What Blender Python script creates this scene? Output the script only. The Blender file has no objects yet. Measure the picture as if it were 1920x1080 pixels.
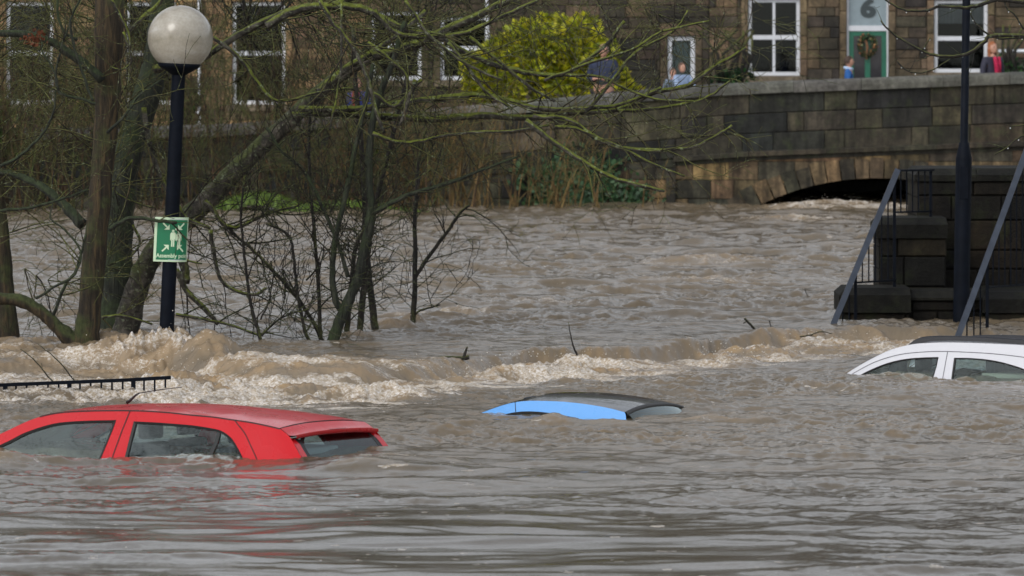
import bpy, bmesh, math, random
import numpy as np
from mathutils import Vector, Matrix
from mathutils.geometry import tessellate_polygon

# ------------------------------------------------------------------ camera
F = 11000.0; H = 3.2; YH = 65.0          # focal length in photo pixels, eye height, horizon row
sc = bpy.context.scene
COL = sc.collection
cam = bpy.data.cameras.new('camera'); camo = bpy.data.objects.new('camera', cam); COL.objects.link(camo)
camo.location = (0, 0, H); camo.rotation_euler = (math.radians(90), 0, 0)
cam.sensor_width = 36; cam.lens = F / 1920 * 36; cam.shift_y = -(540 - YH) / 1920
cam.clip_start = 1; cam.clip_end = 2000
cam.dof.use_dof = True; cam.dof.focus_distance = 50; cam.dof.aperture_fstop = 6.2
sc.camera = camo
# ------------------------------------------------------------------ light
world = bpy.data.worlds.new('World'); sc.world = world; world.use_nodes = True
wn = world.node_tree; wn.nodes.clear()
sky = wn.nodes.new('ShaderNodeTexSky'); sky.sky_type = 'NISHITA'; sky.sun_disc = False
sky.sun_elevation = math.radians(38); sky.sun_rotation = math.radians(215); sky.air_density = 1.0; sky.dust_density = 1.5
hs = wn.nodes.new('ShaderNodeHueSaturation'); hs.inputs['Saturation'].default_value = 0.24
bg = wn.nodes.new('ShaderNodeBackground'); bg.inputs['Strength'].default_value = 0.15
wo = wn.nodes.new('ShaderNodeOutputWorld')
wn.links.new(sky.outputs[0], hs.inputs['Color']); wn.links.new(hs.outputs[0], bg.inputs[0]); wn.links.new(bg.outputs[0], wo.inputs[0])
sun = bpy.data.lights.new('sun', 'SUN'); sun.energy = 0.5; sun.angle = math.radians(25); sun.color = (1, .96, .9)
suno = bpy.data.objects.new('sun', sun); COL.objects.link(suno)
suno.rotation_euler = (math.radians(52), 0, math.radians(-35))
sc.view_settings.view_transform = 'Standard'; sc.view_settings.look = 'None'
sc.view_settings.exposure = 0.42; sc.view_settings.gamma = 1
sc.render.engine = 'CYCLES'; sc.cycles.use_denoising = True
sc.cycles.max_bounces = 8; sc.cycles.transparent_max_bounces = 16
R = random.Random(7)

# ------------------------------------------------------------------ helpers
def at(px, py, Y): return Vector(((px - 960) / F * Y, Y, H - (py - YH) / F * Y))
def YZ(py, z=0.0): return F * (H - z) / (py - YH)

def tag(o, label=None, cat=None, group=None, kind=None):
    if label: o['label'] = label
    if cat: o['category'] = cat
    if group: o['group'] = group
    if kind: o['kind'] = kind
    return o
def empty(name, loc=(0, 0, 0), rz=0.0, label=None, cat=None, group=None):
    o = bpy.data.objects.new(name, None); o.empty_display_size = .1; COL.objects.link(o)
    o.location = loc; o.rotation_euler = (0, 0, rz)
    return tag(o, label, cat, group)

class MB:
    def __init__(s): s.v = []; s.f = []; s.c = []; s.m = []; s.col = (1, 1, 1); s.mi = 0
    def add(s, vs, fs, col=None):
        n = len(s.v); c = col or s.col
        s.v.extend([tuple(v) for v in vs]); s.c.extend([c] * len(vs))
        for f in fs: s.f.append(tuple(i + n for i in f)); s.m.append(s.mi)
    def box(s, x0, x1, y0, y1, z0, z1, col=None):
        s.add([(x0,y0,z0),(x1,y0,z0),(x1,y1,z0),(x0,y1,z0),(x0,y0,z1),(x1,y0,z1),(x1,y1,z1),(x0,y1,z1)],
              [(0,3,2,1),(4,5,6,7),(0,1,5,4),(1,2,6,5),(2,3,7,6),(3,0,4,7)], col)
    def tube(s, pts, rad, sides=6, col=None, cap=True, closed=False):
        pts = [Vector(p) for p in pts]; n = len(pts)
        if not hasattr(rad, '__len__'): rad = [rad] * n
        vs = []; up = None
        for i in range(n):
            if closed: t = pts[(i + 1) % n] - pts[i - 1]
            else: t = pts[min(i + 1, n - 1)] - pts[max(i - 1, 0)]
            if t.length < 1e-9: t = Vector((0, 0, 1))
            t.normalize()
            if up is None:
                up = Vector((0, 0, 1)) if abs(t.z) < .9 else Vector((0, 1, 0))
            up = up - t * up.dot(t)
            if up.length < 1e-6: up = Vector((1, 0, 0)).cross(t)
            up.normalize(); b = t.cross(up)
            for k in range(sides):
                a = 2 * math.pi * k / sides
                vs.append(pts[i] + (up * math.cos(a) + b * math.sin(a)) * rad[i])
        fs = []
        for i in range(n if closed else n - 1):
            j = (i + 1) % n
            for k in range(sides):
                k2 = (k + 1) % sides
                fs.append((i*sides+k, i*sides+k2, j*sides+k2, j*sides+k))
        if cap and not closed:
            fs.append(tuple(range(sides))[::-1]); fs.append(tuple(range((n-1)*sides, n*sides)))
        s.add(vs, fs, col)
    def bar(s, p, q, w, d=None, col=None):      # rectangular bar between two points, w across (in x/z), d in y
        p = Vector(p); q = Vector(q); t = (q - p).normalized(); d = d or w
        a = t.cross(Vector((0, 1, 0)))
        if a.length < 1e-5: a = Vector((1, 0, 0))
        a.normalize(); b = t.cross(a).normalized()
        vs = []
        for c in (p, q):
            for (u, v) in ((-1,-1),(1,-1),(1,1),(-1,1)): vs.append(c + a*u*w/2 + b*v*d/2)
        s.add(vs, [(0,1,2,3),(7,6,5,4),(0,4,5,1),(1,5,6,2),(2,6,7,3),(3,7,4,0)], col)
    def lathe(s, prof, cx=0, cy=0, sides=24, col=None):
        vs = []
        for (r, z) in prof:
            for k in range(sides):
                a = 2*math.pi*k/sides; vs.append((cx + r*math.cos(a), cy + r*math.sin(a), z))
        fs = []
        for i in range(len(prof)-1):
            for k in range(sides):
                k2 = (k+1) % sides; fs.append((i*sides+k, i*sides+k2, (i+1)*sides+k2, (i+1)*sides+k))
        s.add(vs, fs, col)
    def build(s, name, mat, parent=None, smooth=False, loc=None):
        me = bpy.data.meshes.new(name); me.from_pydata(s.v, [], s.f); me.update()
        a = me.color_attributes.new('col', 'FLOAT_COLOR', 'POINT')
        arr = np.ones((len(s.v), 4), np.float32); arr[:, :3] = np.array(s.c, np.float32).reshape(-1, 3); a.data.foreach_set('color', arr.ravel())
        mats = mat if isinstance(mat, (list, tuple)) else [mat]
        for m in mats: me.materials.append(m)
        if len(mats) > 1: me.polygons.foreach_set('material_index', s.m)
        if smooth: me.polygons.foreach_set('use_smooth', [True]*len(me.polygons))
        o = bpy.data.objects.new(name, me); COL.objects.link(o)
        if parent: o.parent = parent
        if loc is not None: o.location = loc
        return o

def recentre(o):        # put a top-level mesh's origin at its base
    co = [v.co for v in o.data.vertices]
    c = Vector((sum(v.x for v in co)/len(co), sum(v.y for v in co)/len(co), min(v.z for v in co)))
    o.data.transform(Matrix.Translation(-c)); o.location = c
    return o

# ------------------------------------------------------------------ materials
def newmat(name):
    m = bpy.data.materials.new(name); m.use_nodes = True
    nt = m.node_tree; p = nt.nodes['Principled BSDF']
    return m, nt, p
def N(nt, typ, **kw):
    n = nt.nodes.new(typ)
    for k, v in kw.items():
        if k in n.inputs.keys(): n.inputs[k].default_value = v
        else: setattr(n, k, v)
    return n
def ramp(nt, stops, fac=None):
    r = nt.nodes.new('ShaderNodeValToRGB'); e = r.color_ramp.elements
    while len(e) < len(stops): e.new(.5)
    for i, (p, c) in enumerate(stops):
        e[i].position = p; e[i].color = (c, c, c, 1) if not hasattr(c, '__len__') else (*c, 1)
    if fac is not None: nt.links.new(fac, r.inputs[0])
    return r
def coords(nt, scale=(1, 1, 1), out='Object'):
    tc = nt.nodes.new('ShaderNodeTexCoord'); mp = nt.nodes.new('ShaderNodeMapping'); mp.inputs['Scale'].default_value = scale
    nt.links.new(tc.outputs[out], mp.inputs[0]); return mp.outputs[0]
def noise(nt, vec, scale, detail=4, rough=.55, dist=0):
    n = nt.nodes.new('ShaderNodeTexNoise'); n.inputs['Scale'].default_value = scale; n.inputs['Detail'].default_value = detail
    n.inputs['Roughness'].default_value = rough; n.inputs['Distortion'].default_value = dist
    nt.links.new(vec, n.inputs['Vector']); return n.outputs['Fac']
def mixc(nt, fac, a, b, mode='MIX'):
    m = nt.nodes.new('ShaderNodeMix'); m.data_type = 'RGBA'; m.blend_type = mode
    for i, v in ((0, fac), (6, a), (7, b)):
        if hasattr(v, 'links'): nt.links.new(v, m.inputs[i])
        elif hasattr(v, '__len__'): m.inputs[i].default_value = (*v, 1) if len(v) == 3 else v
        else: m.inputs[i].default_value = v
    return m.outputs[2]
def mth(nt, op, a, b=0.0, clamp=False):
    m = nt.nodes.new('ShaderNodeMath'); m.operation = op; m.use_clamp = clamp
    for i, v in ((0, a), (1, b)):
        if hasattr(v, 'links'): nt.links.new(v, m.inputs[i])
        else: m.inputs[i].default_value = v
    return m.outputs[0]
def bump(nt, p, h, dist=.01, strength=.6):
    b = nt.nodes.new('ShaderNodeBump'); b.inputs['Distance'].default_value = dist; b.inputs['Strength'].default_value = strength
    nt.links.new(h, b.inputs['Height']); nt.links.new(b.outputs[0], p.inputs['Normal']); return b

def plain(name, col, rough=.5, metal=0.0, coat=0.0, var=.0, vs=8.0, bmp=0):
    m, nt, p = newmat(name)
    if max(col) < .013: p.inputs['Specular IOR Level'].default_value = .08
    p.inputs['Roughness'].default_value = rough; p.inputs['Metallic'].default_value = metal; p.inputs['Coat Weight'].default_value = coat
    v = coords(nt); n = noise(nt, v, vs, 5)
    lo = tuple(c*(1-var) for c in col); hi = tuple(min(1, c*(1+var)) for c in col)
    r = ramp(nt, [(.3, lo), (.7, hi)], n); nt.links.new(r.outputs[0], p.inputs['Base Color'])
    if bmp: bump(nt, p, n, bmp)
    return m

def stone_mat(name, stain=.6, moss=.25, rough=.9, streak=.6):
    m, nt, p = newmat(name)
    a = N(nt, 'ShaderNodeAttribute', attribute_name='col')
    v = coords(nt)
    n1 = noise(nt, v, 2.2, 6, .65); n2 = noise(nt, v, 14, 6, .6); n3 = noise(nt, v, 60, 4, .6)
    vst = coords(nt, (5, 5, .7)) if name != 'wet_stone' else coords(nt, (5, 5, .5)); ns = noise(nt, vst, 1.6, 5, .6)
    r1 = ramp(nt, [(.35, 1-stain), (.62, 1.12)], n1); c = mixc(nt, 1.0, a.outputs['Color'], r1.outputs[0], 'MULTIPLY')
    r2 = ramp(nt, [(.3, .55), (.7, 1.35)], n2); c = mixc(nt, .8, c, r2.outputs[0], 'MULTIPLY')
    rs = ramp(nt, [(.38, 1-streak), (.6, 1.1)], ns); c = mixc(nt, .8, c, rs.outputs[0], 'MULTIPLY')
    n4 = noise(nt, v, .9, 6, .7, .5); c = mixc(nt, .9, c, ramp(nt, [(.38, .45), (.62, 1.25)], n4).outputs[0], 'MULTIPLY')
    rm = ramp(nt, [(.52, 0), (.7, moss)], noise(nt, v, 3.7, 6, .7)); c = mixc(nt, rm.outputs[0], c, (.045, .06, .02))
    nt.links.new(c, p.inputs['Base Color']); p.inputs['Roughness'].default_value = rough
    if name == 'wet_stone': p.inputs['Specular IOR Level'].default_value = .25
    hsum = mth(nt, 'ADD', n2, mth(nt, 'MULTIPLY', n3, .5)); bump(nt, p, hsum, .02, .8)
    return m

M = {}
M['stone_dark'] = stone_mat('weathered_stone', .6, .5)
M['stone_tan'] = stone_mat('sandstone', .55, .12, streak=.75)
M['stone_house'] = stone_mat('house_stone', .35, .05, streak=.25)
M['stone_step'] = stone_mat('wet_stone', .6, .25, .8)
M['white'] = plain('white_paint', (.62, .64, .68), .4, var=.08)
M['black'] = plain('black_paint', (.005, .007, .012), .55, var=.3)
M['rail'] = plain('rail_paint', (.045, .055, .075), .3, var=.2)
M['rubber'] = plain('rubber', (.012, .012, .013), .5)
M['green_paint'] = plain('green_paint', (.01, .12, .07), .4, var=.15)
M['signgreen'] = plain('sign_green', (.0, .17, .07), .35, var=.05)
M['signwhite'] = plain('sign_white', (.62, .78, .55), .4, var=.06)
M['asphalt'] = plain('asphalt', (.05, .05, .05), .8, var=.2)
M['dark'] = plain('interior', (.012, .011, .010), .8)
M['roofslate'] = plain('slate', (.04, .042, .05), .6, var=.3)

def paint(name, col, rough=.25, metal=0.0, drops=True, coat=1.0):
    m, nt, p = newmat(name); p.inputs['Base Color'].default_value = (*col, 1); p.inputs['Roughness'].default_value = rough
    p.inputs['Coat Weight'].default_value = coat*(.35 if col[0] > .5 and col[1] < .1 else .8); p.inputs['Specular IOR Level'].default_value = .25; p.inputs['Coat Roughness'].default_value = .06; p.inputs['Metallic'].default_value = metal
    v = coords(nt)
    if drops:
        vo = N(nt, 'ShaderNodeTexVoronoi', Scale=70.0); nt.links.new(v, vo.inputs['Vector'])
        r = ramp(nt, [(.12, 1), (.3, 0)], vo.outputs['Distance'])
        n = noise(nt, v, 1.7, 3); h = mth(nt, 'ADD', mth(nt, 'MULTIPLY', r.outputs[0], .12), n)
        bump(nt, p, h, .01, .35)
    d = noise(nt, v, 3, 5); rr = ramp(nt, [(.4, rough), (.7, min(1, rough*1.8))], d); nt.links.new(rr.outputs[0], p.inputs['Roughness'])
    return m
M['red'] = paint('red_paint', (.58, .002, .010))
M['blue'] = paint('blue_paint', (.09, .36, .84))
M['carwhite'] = paint('white_car_paint', (.64, .65, .70))
M['blackroof'] = paint('black_gloss_roof', (.012, .013, .016), .16)

def glass_mat(name, tint, refl=.12):
    m, nt, p = newmat(name); nt.nodes.remove(p)
    out = nt.nodes['Material Output']
    tr = N(nt, 'ShaderNodeBsdfTransparent'); tr.inputs[0].default_value = (*tint, 1)
    gl = N(nt, 'ShaderNodeBsdfGlossy'); gl.inputs['Roughness'].default_value = .03; gl.inputs[0].default_value = (.85, .95, .95, 1)
    lw = N(nt, 'ShaderNodeLayerWeight'); lw.inputs['Blend'].default_value = .35
    f = mth(nt, 'ADD', lw.outputs['Fresnel'], refl, True)
    v = coords(nt); n = noise(nt, v, 2.5, 4, .6, .6); b = N(nt, 'ShaderNodeBump'); b.inputs['Distance'].default_value = .01; b.inputs['Strength'].default_value = .12
    nt.links.new(n, b.inputs['Height']); nt.links.new(b.outputs[0], gl.inputs['Normal'])
    mx = N(nt, 'ShaderNodeMixShader'); nt.links.new(f, mx.inputs[0]); nt.links.new(tr.outputs[0], mx.inputs[1]); nt.links.new(gl.outputs[0], mx.inputs[2])
    nt.links.new(mx.outputs[0], out.inputs[0]); return m
M['carglass'] = glass_mat('car_glass', (.66, .80, .80), .0)
M['housepane'] = glass_mat('window_glass', (.5, .55, .55), -.02)

def bark_mat(name, base, base2, moss, mossamt, vscale=(9, 9, 1.2), lich=.0):
    m, nt, p = newmat(name)
    v = coords(nt); vs = coords(nt, vscale)
    n = noise(nt, vs, 2.4, 6, .65, .4); n2 = noise(nt, v, 3.0, 5, .6)
    r = ramp(nt, [(.36, tuple(c*.3 for c in base)), (.5, base), (.64, tuple(c*1.15 for c in base2))], n)
    geo = N(nt, 'ShaderNodeNewGeometry'); sx = N(nt, 'ShaderNodeSeparateXYZ'); nt.links.new(geo.outputs['Normal'], sx.inputs[0])
    up = mth(nt, 'MULTIPLY', sx.outputs[2], .35)
    k = mth(nt, 'ADD', n2, up); rm = ramp(nt, [(.62 - mossamt*.35, 0), (.78 - mossamt*.35, 1)], k)
    mc = ramp(nt, [(.35, tuple(c*.5 for c in moss)), (.65, moss)], noise(nt, v, 18, 3))
    c = mixc(nt, rm.outputs[0], r.outputs[0], mc.outputs[0])
    if lich:
        rl = ramp(nt, [(.6, 0), (.68, lich)], noise(nt, v, 26, 3)); c = mixc(nt, rl.outputs[0], c, (.30, .36, .22))
    nt.links.new(c, p.inputs['Base Color']); p.inputs['Roughness'].default_value = .85
    bump(nt, p, n, .05, .9); return m
M['bark_brown'] = bark_mat('brown_bark', (.034, .024, .012), (.075, .050, .022), (.06, .075, .02), .3)
M['bark_green'] = bark_mat('green_bark', (.018, .022, .015), (.042, .044, .03), (.035, .052, .018), .45)
M['bark_grey'] = bark_mat('grey_bark', (.034, .030, .023), (.085, .078, .062), (.15, .18, .02), .34, (4, 4, 4), .5)
M['bark_lean'] = bark_mat('grey_brown_bark', (.040, .034, .026), (.10, .088, .070), (.07, .085, .02), .16, (4, 4, 4), .35)
M['bark_dark'] = bark_mat('dark_bark', (.012, .010, .008), (.028, .023, .018), (.09, .10, .02), .12, (5, 5, 2), .2)
M['twig'] = bark_mat('twig_bark', (.020, .015, .010), (.060, .040, .020), (.12, .13, .025), .28, (2, 2, 2), .5)
M['twig_dark'] = bark_mat('dark_twig_bark', (.010, .008, .007), (.028, .020, .015), (.08, .10, .02), .05, (6, 6, 6), .3)
M['osier'] = bark_mat('osier_bark', (.14, .085, .03), (.26, .17, .06), (.10, .12, .03), .2, (3, 3, 1))
M['osier_brown'] = bark_mat('brown_osier_bark', (.045, .026, .014), (.11, .06, .022), (.10, .13, .03), .3, (3, 3, 1))

def leaf_mat(name, a, b, c):
    m, nt, p = newmat(name); v = coords(nt)
    at_ = N(nt, 'ShaderNodeAttribute', attribute_name='col')
    r = ramp(nt, [(.3, a), (.5, b), (.72, c)], noise(nt, v, 5, 5, .6)); cc = mixc(nt, 1.0, r.outputs[0], at_.outputs['Color'], 'MULTIPLY')
    nt.links.new(cc, p.inputs['Base Color']); p.inputs['Roughness'].default_value = .6
    return m
M['golden'] = leaf_mat('golden_foliage', (.15, .18, .008), (.36, .37, .01), (.58, .54, .02))
M['ivy'] = leaf_mat('ivy_leaf', (.01, .03, .012), (.02, .06, .02), (.05, .10, .03))
M['grass'] = leaf_mat('grass_blade', (.03, .06, .008), (.08, .14, .015), (.17, .26, .025))
M['deadleaf'] = plain('dead_leaf', (.16, .05, .02), .8, var=.4)
M['hill'] = leaf_mat('unseen_hill_wood', (.012, .014, .006), (.03, .03, .012), (.05, .045, .02))

# ------------------------------------------------------------------ WATER
rs = np.random.RandomState(3)
def field(n, size, lmin, lmax, slope, seed, ax=1.0, ay=1.0):
    r = np.random.RandomState(seed); k = np.fft.fftfreq(n, d=size/n); kx, ky = np.meshgrid(k, k, indexing='ij')
    kk = np.sqrt((kx*ax)**2 + (ky*ay)**2) + 1e-9
    amp = kk**(-slope) * np.exp(-(kk*lmin)**4) * np.exp(-(1/(kk*lmax))**4); amp[0, 0] = 0
    g = np.fft.ifft2(np.fft.fft2(r.randn(n, n)) * amp).real
    return (g/g.std()).astype(np.float32), size
def samp(fl, x, y, ang=0.0):
    g, size = fl; n = g.shape[0]
    c, s = math.cos(ang), math.sin(ang); u = ((x*c - y*s)/size*n); v = ((x*s + y*c)/size*n)
    iu = np.floor(u); iv = np.floor(v); fu = (u-iu).astype(np.float32); fv = (v-iv).astype(np.float32)
    iu = iu.astype(np.int64) % n; iv = iv.astype(np.int64) % n; iu2 = (iu+1) % n; iv2 = (iv+1) % n
    return (g[iu, iv]*(1-fu)*(1-fv) + g[iu2, iv]*fu*(1-fv) + g[iu, iv2]*(1-fu)*fv + g[iu2, iv2]*fu*fv)
def sst(a, b, x): t = np.clip((x-a)/(b-a), 0, 1); return t*t*(3-2*t)
FL_big = field(512, 37., 1.5, 9., 2.0, 1, 1.0, .75)
FL_sw = field(1024, 29., .5, 2.4, 2.0, 2, 1.9, .8)
FL_md = field(1024, 11.3, .14, .7, 1.8, 3, 1.2, .9)
FL_sm = field(1024, 4.7, .035, .2, 1.4, 4)
FL_r1 = field(1024, 13.7, .25, 1.3, 1.7, 5, 1.15, .9)
FL_r2 = field(1024, 5.3, .08, .5, 1.6, 6)
FL_st = field(1024, 17.1, .10, 2.5, 1.5, 8, 2.6, .55)   # streaks lying across the view
LIPPX = [(-400, 672), (0, 672), (150, 668), (300, 670), (430, 686), (520, 694), (650, 694), (760, 684), (870, 671), (1000, 655), (1150, 648), (1300, 638), (1500, 622), (1620, 618), (2400, 610)]
LIPX = [(a-960)/F*YZ(b, .15) for a, b in LIPPX]; LIPY = [YZ(b, .15) for a, b in LIPPX]
UP = .15

def water_at(x, y):
    px = 960 + F*x/y
    ylip = np.interp(x, LIPX, LIPY) + .10*samp(FL_big, x, y*0+3)
    t = ylip - y                                  # + = downstream (towards the camera)
    lw = sst(980, 860, px)
    lvl = UP*(1 - (lw*sst(-.25, .55, t)+(1-lw)*sst(-.10, .22, t)))
    lvl = lvl - .03*np.exp(-((t-.38)/.2)**2)
    leftness = 1 - sst(880, 1150, px)
    up_turb = sst(62.0, 57.5, y)*sst(620, 380, px)*sst(.0, -.3, t)
    T = np.exp(-(np.maximum(np.abs(t-1.35)-.7, 0)/.55)**2)*(1+.25*leftness)
    T = np.maximum(T, .9*(1-lw)*np.exp(-((t-.75)/.38)**2))
    T = T*(.62+.38*np.clip(samp(FL_big, x*1.3, y*1.7, .9)+.6, 0, 1.4))
    T = np.maximum(T, .55*up_turb*np.exp(-np.maximum(-t-.2, 0)/1.8))
    mod = .5 + .5*np.tanh(samp(FL_big, x, y, .4)*1.1)         # patches
    near = sst(47, 37, y); near = np.maximum(near, sst(45.6, 43.6, y)*sst(760, 560, px)*.8); mid = sst(38, 46, y)*sst(58, 54, y)
    farr = sst(58, 66, y)
    sw = samp(FL_sw, x, y); md = samp(FL_md, x, y, .2); sm = samp(FL_sm, x, y, .5)
    r1 = 1-np.abs(samp(FL_r1, x, y)); r2 = 1-np.abs(samp(FL_r2, x, y, .8)); st = samp(FL_st, x, y)
    h = near*(.0125*sw + .0027*(.1+1.2*mod)*md + .0007*(.05+1.5*mod)*sm + .003*st + .006*samp(FL_big, x, y, 1.1))
    h += (1-near)*(1-farr)*(.017*sw + .0075*(.4+mod)*md + .0022*sm*(.4+mod) + .006*st)
    h += farr*(.030*sw + .011*(.15+1.3*mod)*md + .0030*(.3+mod)*sm + .012*st + .012*(r1-.2))
    rough_mid = mid*(.4+.6*mod)
    h += rough_mid*(.010*(r1-.2) + .006*(r2-.2))
    h += T*(.019*(r1-.25) + .006*(r2-.2) + .004*sm + .018*sw)
    face = np.exp(-((t-.06)/.20)**2)*sst(860, 980, px)*sst(1640, 1560, px)        # glassy drop face
    h += face*.012*samp(FL_r2, x*1.2, ylip*0+7.3)
    fo = T*0
    # local piles of water: (px, py at base, Y, sx, sy, height, ridged)
    for (cx, Y, sx_, sy_, hh, rg) in (
            (325, 56.9, .20, .35, .17, .7), (275, 56.3, .55, .5, .12, .6), (330, 55.4, .45, .5, .22, .8), (250, 55.6, .35, .4, .12, .8),
            (405, 55.0, .26, .35, .20, .3), (450, 54.4, .35, .4, .05, .9), (520, 54.0, .8, .45, .03, .8), (610, 53.8, .9, .5, .035, .8), (560, 53.2, 1.4, .5, .0, .8),
            (215, 57.4, .30, .35, .14, .4), (60, 57.6, .5, .6, .10, .6), (20, 56.5, .4, .5, .10, .6), (120, 55.6, .6, .4, .09, .8),
            (655, 59.4, .3, .3, .07, .6), (775, 61.9, .16, .25, .11, .4), (720, 61.0, .3, .3, .07, .5), (480, 58.0, .6, .4, .02, .2),
            (150, 53.8, 1.0, .25, .05, .9), (20, 53.5, .6, .25, .05, .9), (350, 54.1, .5, .3, .05, .9), (740, 54.4, .9, .4, .03, .8),
            (1360, 57.0, .35, .3, .06, .9), (1430, 58.4, .5, .4, .06, .9), (1540, 60.0, .6, .4, .07, .9), (1640, 60.5, .8, .35, .07, .9),
            (1080, 55.9, .8, .3, .035, .9), (950, 55.0, .6, .3, .045, .9), (668, 43.3, .30, .3, .06, .25), (760, 44.0, .45, .5, .025, .3),
            (1035, 48.3, .18, .25, .045, .3), (1120, 48.3, .22, .25, .030, .3), (905, 49.6, .35, .5, -.035, .0), (1340, 49.0, .4, .5, .025, .3), (5, 43.9, .25, .4, .05, .4),
            (1560, 103.5, 1.0, .7, .08, .7), (1500, 102.0, .7, .7, .08, .7), (1640, 103.0, .8, .8, .05, .7), (1480, 96.0, .8, 1.0, .07, .6),
            (1300, 72.0, .7, .7, .09, .4), (1330, 78.0, .9, 1.0, .08, .4), (1000, 66.5, .6, .5, .05, .4), (840, 64.0, .6, .3, .07, .6)):
        x0 = (cx-960)/F*Y
        g = np.exp(-((x-x0)/sx_)**2 - ((y-Y)/sy_)**2)
        h += hh*g*((1-rg) + rg*np.clip(.75*r1+.2*r2+.3, 0, 1.4))
        T = np.maximum(T, g*rg*1.1)
        fo = np.maximum(fo, g*rg) if rg > .35 else fo
    foam_extra = fo
    h -= .30*np.exp(-((x-(292-960)/F*54.6)/.20)**2 - ((y-54.5)/.28)**2)
    h += .085*np.exp(-((y-51.25)/.45)**2)*sst(420, 330, px)*(.35+.5*r1+.25*r2)
    h += .11*np.exp(-((x-(318-960)/F*53.6)/.16)**2 - ((y-53.7)/.16)**2)*(.4+.6*r1)
    foam = np.clip(T, 0, 1.2)*(.25 + .30*np.clip(r2*.6+r1*.4, 0, 1) + .14*samp(FL_r1, x, y, 1.0) + .10*samp(FL_st, x, y, .3))
    band = np.exp(-((t-2.6)/1.5)**2)*np.clip(.6+.5*leftness, 0, 1)
    foam = foam + band*(.20 + .26*samp(FL_st, x, y, .05))
    foam = foam + np.exp(-((y-51.6)/1.15)**2)*sst(560, 380, px)*(.50 + .26*samp(FL_st, x, y, .1)) + np.exp(-((y-53.0)/.8)**2)*sst(380, 500, px)*sst(1120, 950, px)*(.16+.2*samp(FL_st, x, y, .2))
    foam = foam + .5*near*np.clip(samp(FL_r2, x*.9, y*.6, .7)-2.15, 0, 1)
    foam = foam + .12*farr + .10*farr*np.clip(samp(FL_st, x*.7, y*.7, .1)-.6, 0, 1.5) + .16*np.exp(-((y-103.5)/2.0)**2)*sst(1400, 1500, px) + .04*mid
    tan = np.clip(T*.7 + .12*rough_mid + .10*(1-near), 0, 1)*np.clip(.5 + .9*(r1-.45) + 6*(h-.02), 0, 1) + face*(.12+.22*np.clip(samp(FL_r2, x*1.2, ylip*0+7.3), 0, 1.5))
    foam = foam*(1-.75*face) + foam_extra*.12
    # froth and small ripples where the current meets the cars and posts
    for (bx, by, th_, La, Lb) in ((570, 866, 28, -2.7, .1), (1170, 784, 21, -1.35, .1), (1750, 708, 27, -.95, 2.1)):
        Y0 = YZ(by); X0_ = (bx-960)/F*Y0; t_ = math.radians(th_); u_ = (x-X0_)*math.cos(t_)-(y-Y0)*math.sin(t_); w_ = (x-X0_)*math.sin(t_)+(y-Y0)*math.cos(t_)
        g = np.exp(-((w_+.05)/.09)**2)*sst(La-.15, La, u_)*sst(Lb+.15, Lb, u_); foam = foam+g*(.16+.14*r2); h += g*.008*(r2-.3)
        g2 = np.exp(-((u_-Lb-.25)/.35)**2-((w_-.5)/.6)**2); foam = foam+.10*g2
    return lvl+h, np.clip(foam, 0, 1), np.clip(tan, 0, 1), np.clip(T + .35*(1-near), 0, 1)

def grid_obj(name, X, Y, mat):
    Z, foam, tan, tb = water_at(X.astype(np.float64), Y.astype(np.float64))
    ny, nx = X.shape
    co = np.empty((ny*nx, 3), np.float32); co[:, 0] = X.ravel(); co[:, 1] = Y.ravel(); co[:, 2] = Z.ravel()
    idx = np.arange(ny*nx, dtype=np.int32).reshape(ny, nx)
    q = np.stack([idx[:-1, :-1], idx[:-1, 1:], idx[1:, 1:], idx[1:, :-1]], -1).reshape(-1, 4)
    me = bpy.data.meshes.new(name); me.vertices.add(ny*nx); me.vertices.foreach_set('co', co.ravel())
    me.loops.add(q.size); me.loops.foreach_set('vertex_index', q.ravel())
    me.polygons.add(len(q)); me.polygons.foreach_set('loop_start', np.arange(0, q.size, 4, dtype=np.int32))
    me.polygons.foreach_set('use_smooth', np.ones(len(q), bool)); me.update()
    a = me.color_attributes.new('wcol', 'FLOAT_COLOR', 'POINT')
    c = np.ones((ny*nx, 4), np.float32); c[:, 0] = foam.ravel(); c[:, 1] = tan.ravel(); c[:, 2] = tb.ravel(); a.data.foreach_set('color', c.ravel())
    me.materials.append(mat); o = bpy.data.objects.new(name, me); COL.objects.link(o); o['kind'] = 'structure'
    return o

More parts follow.
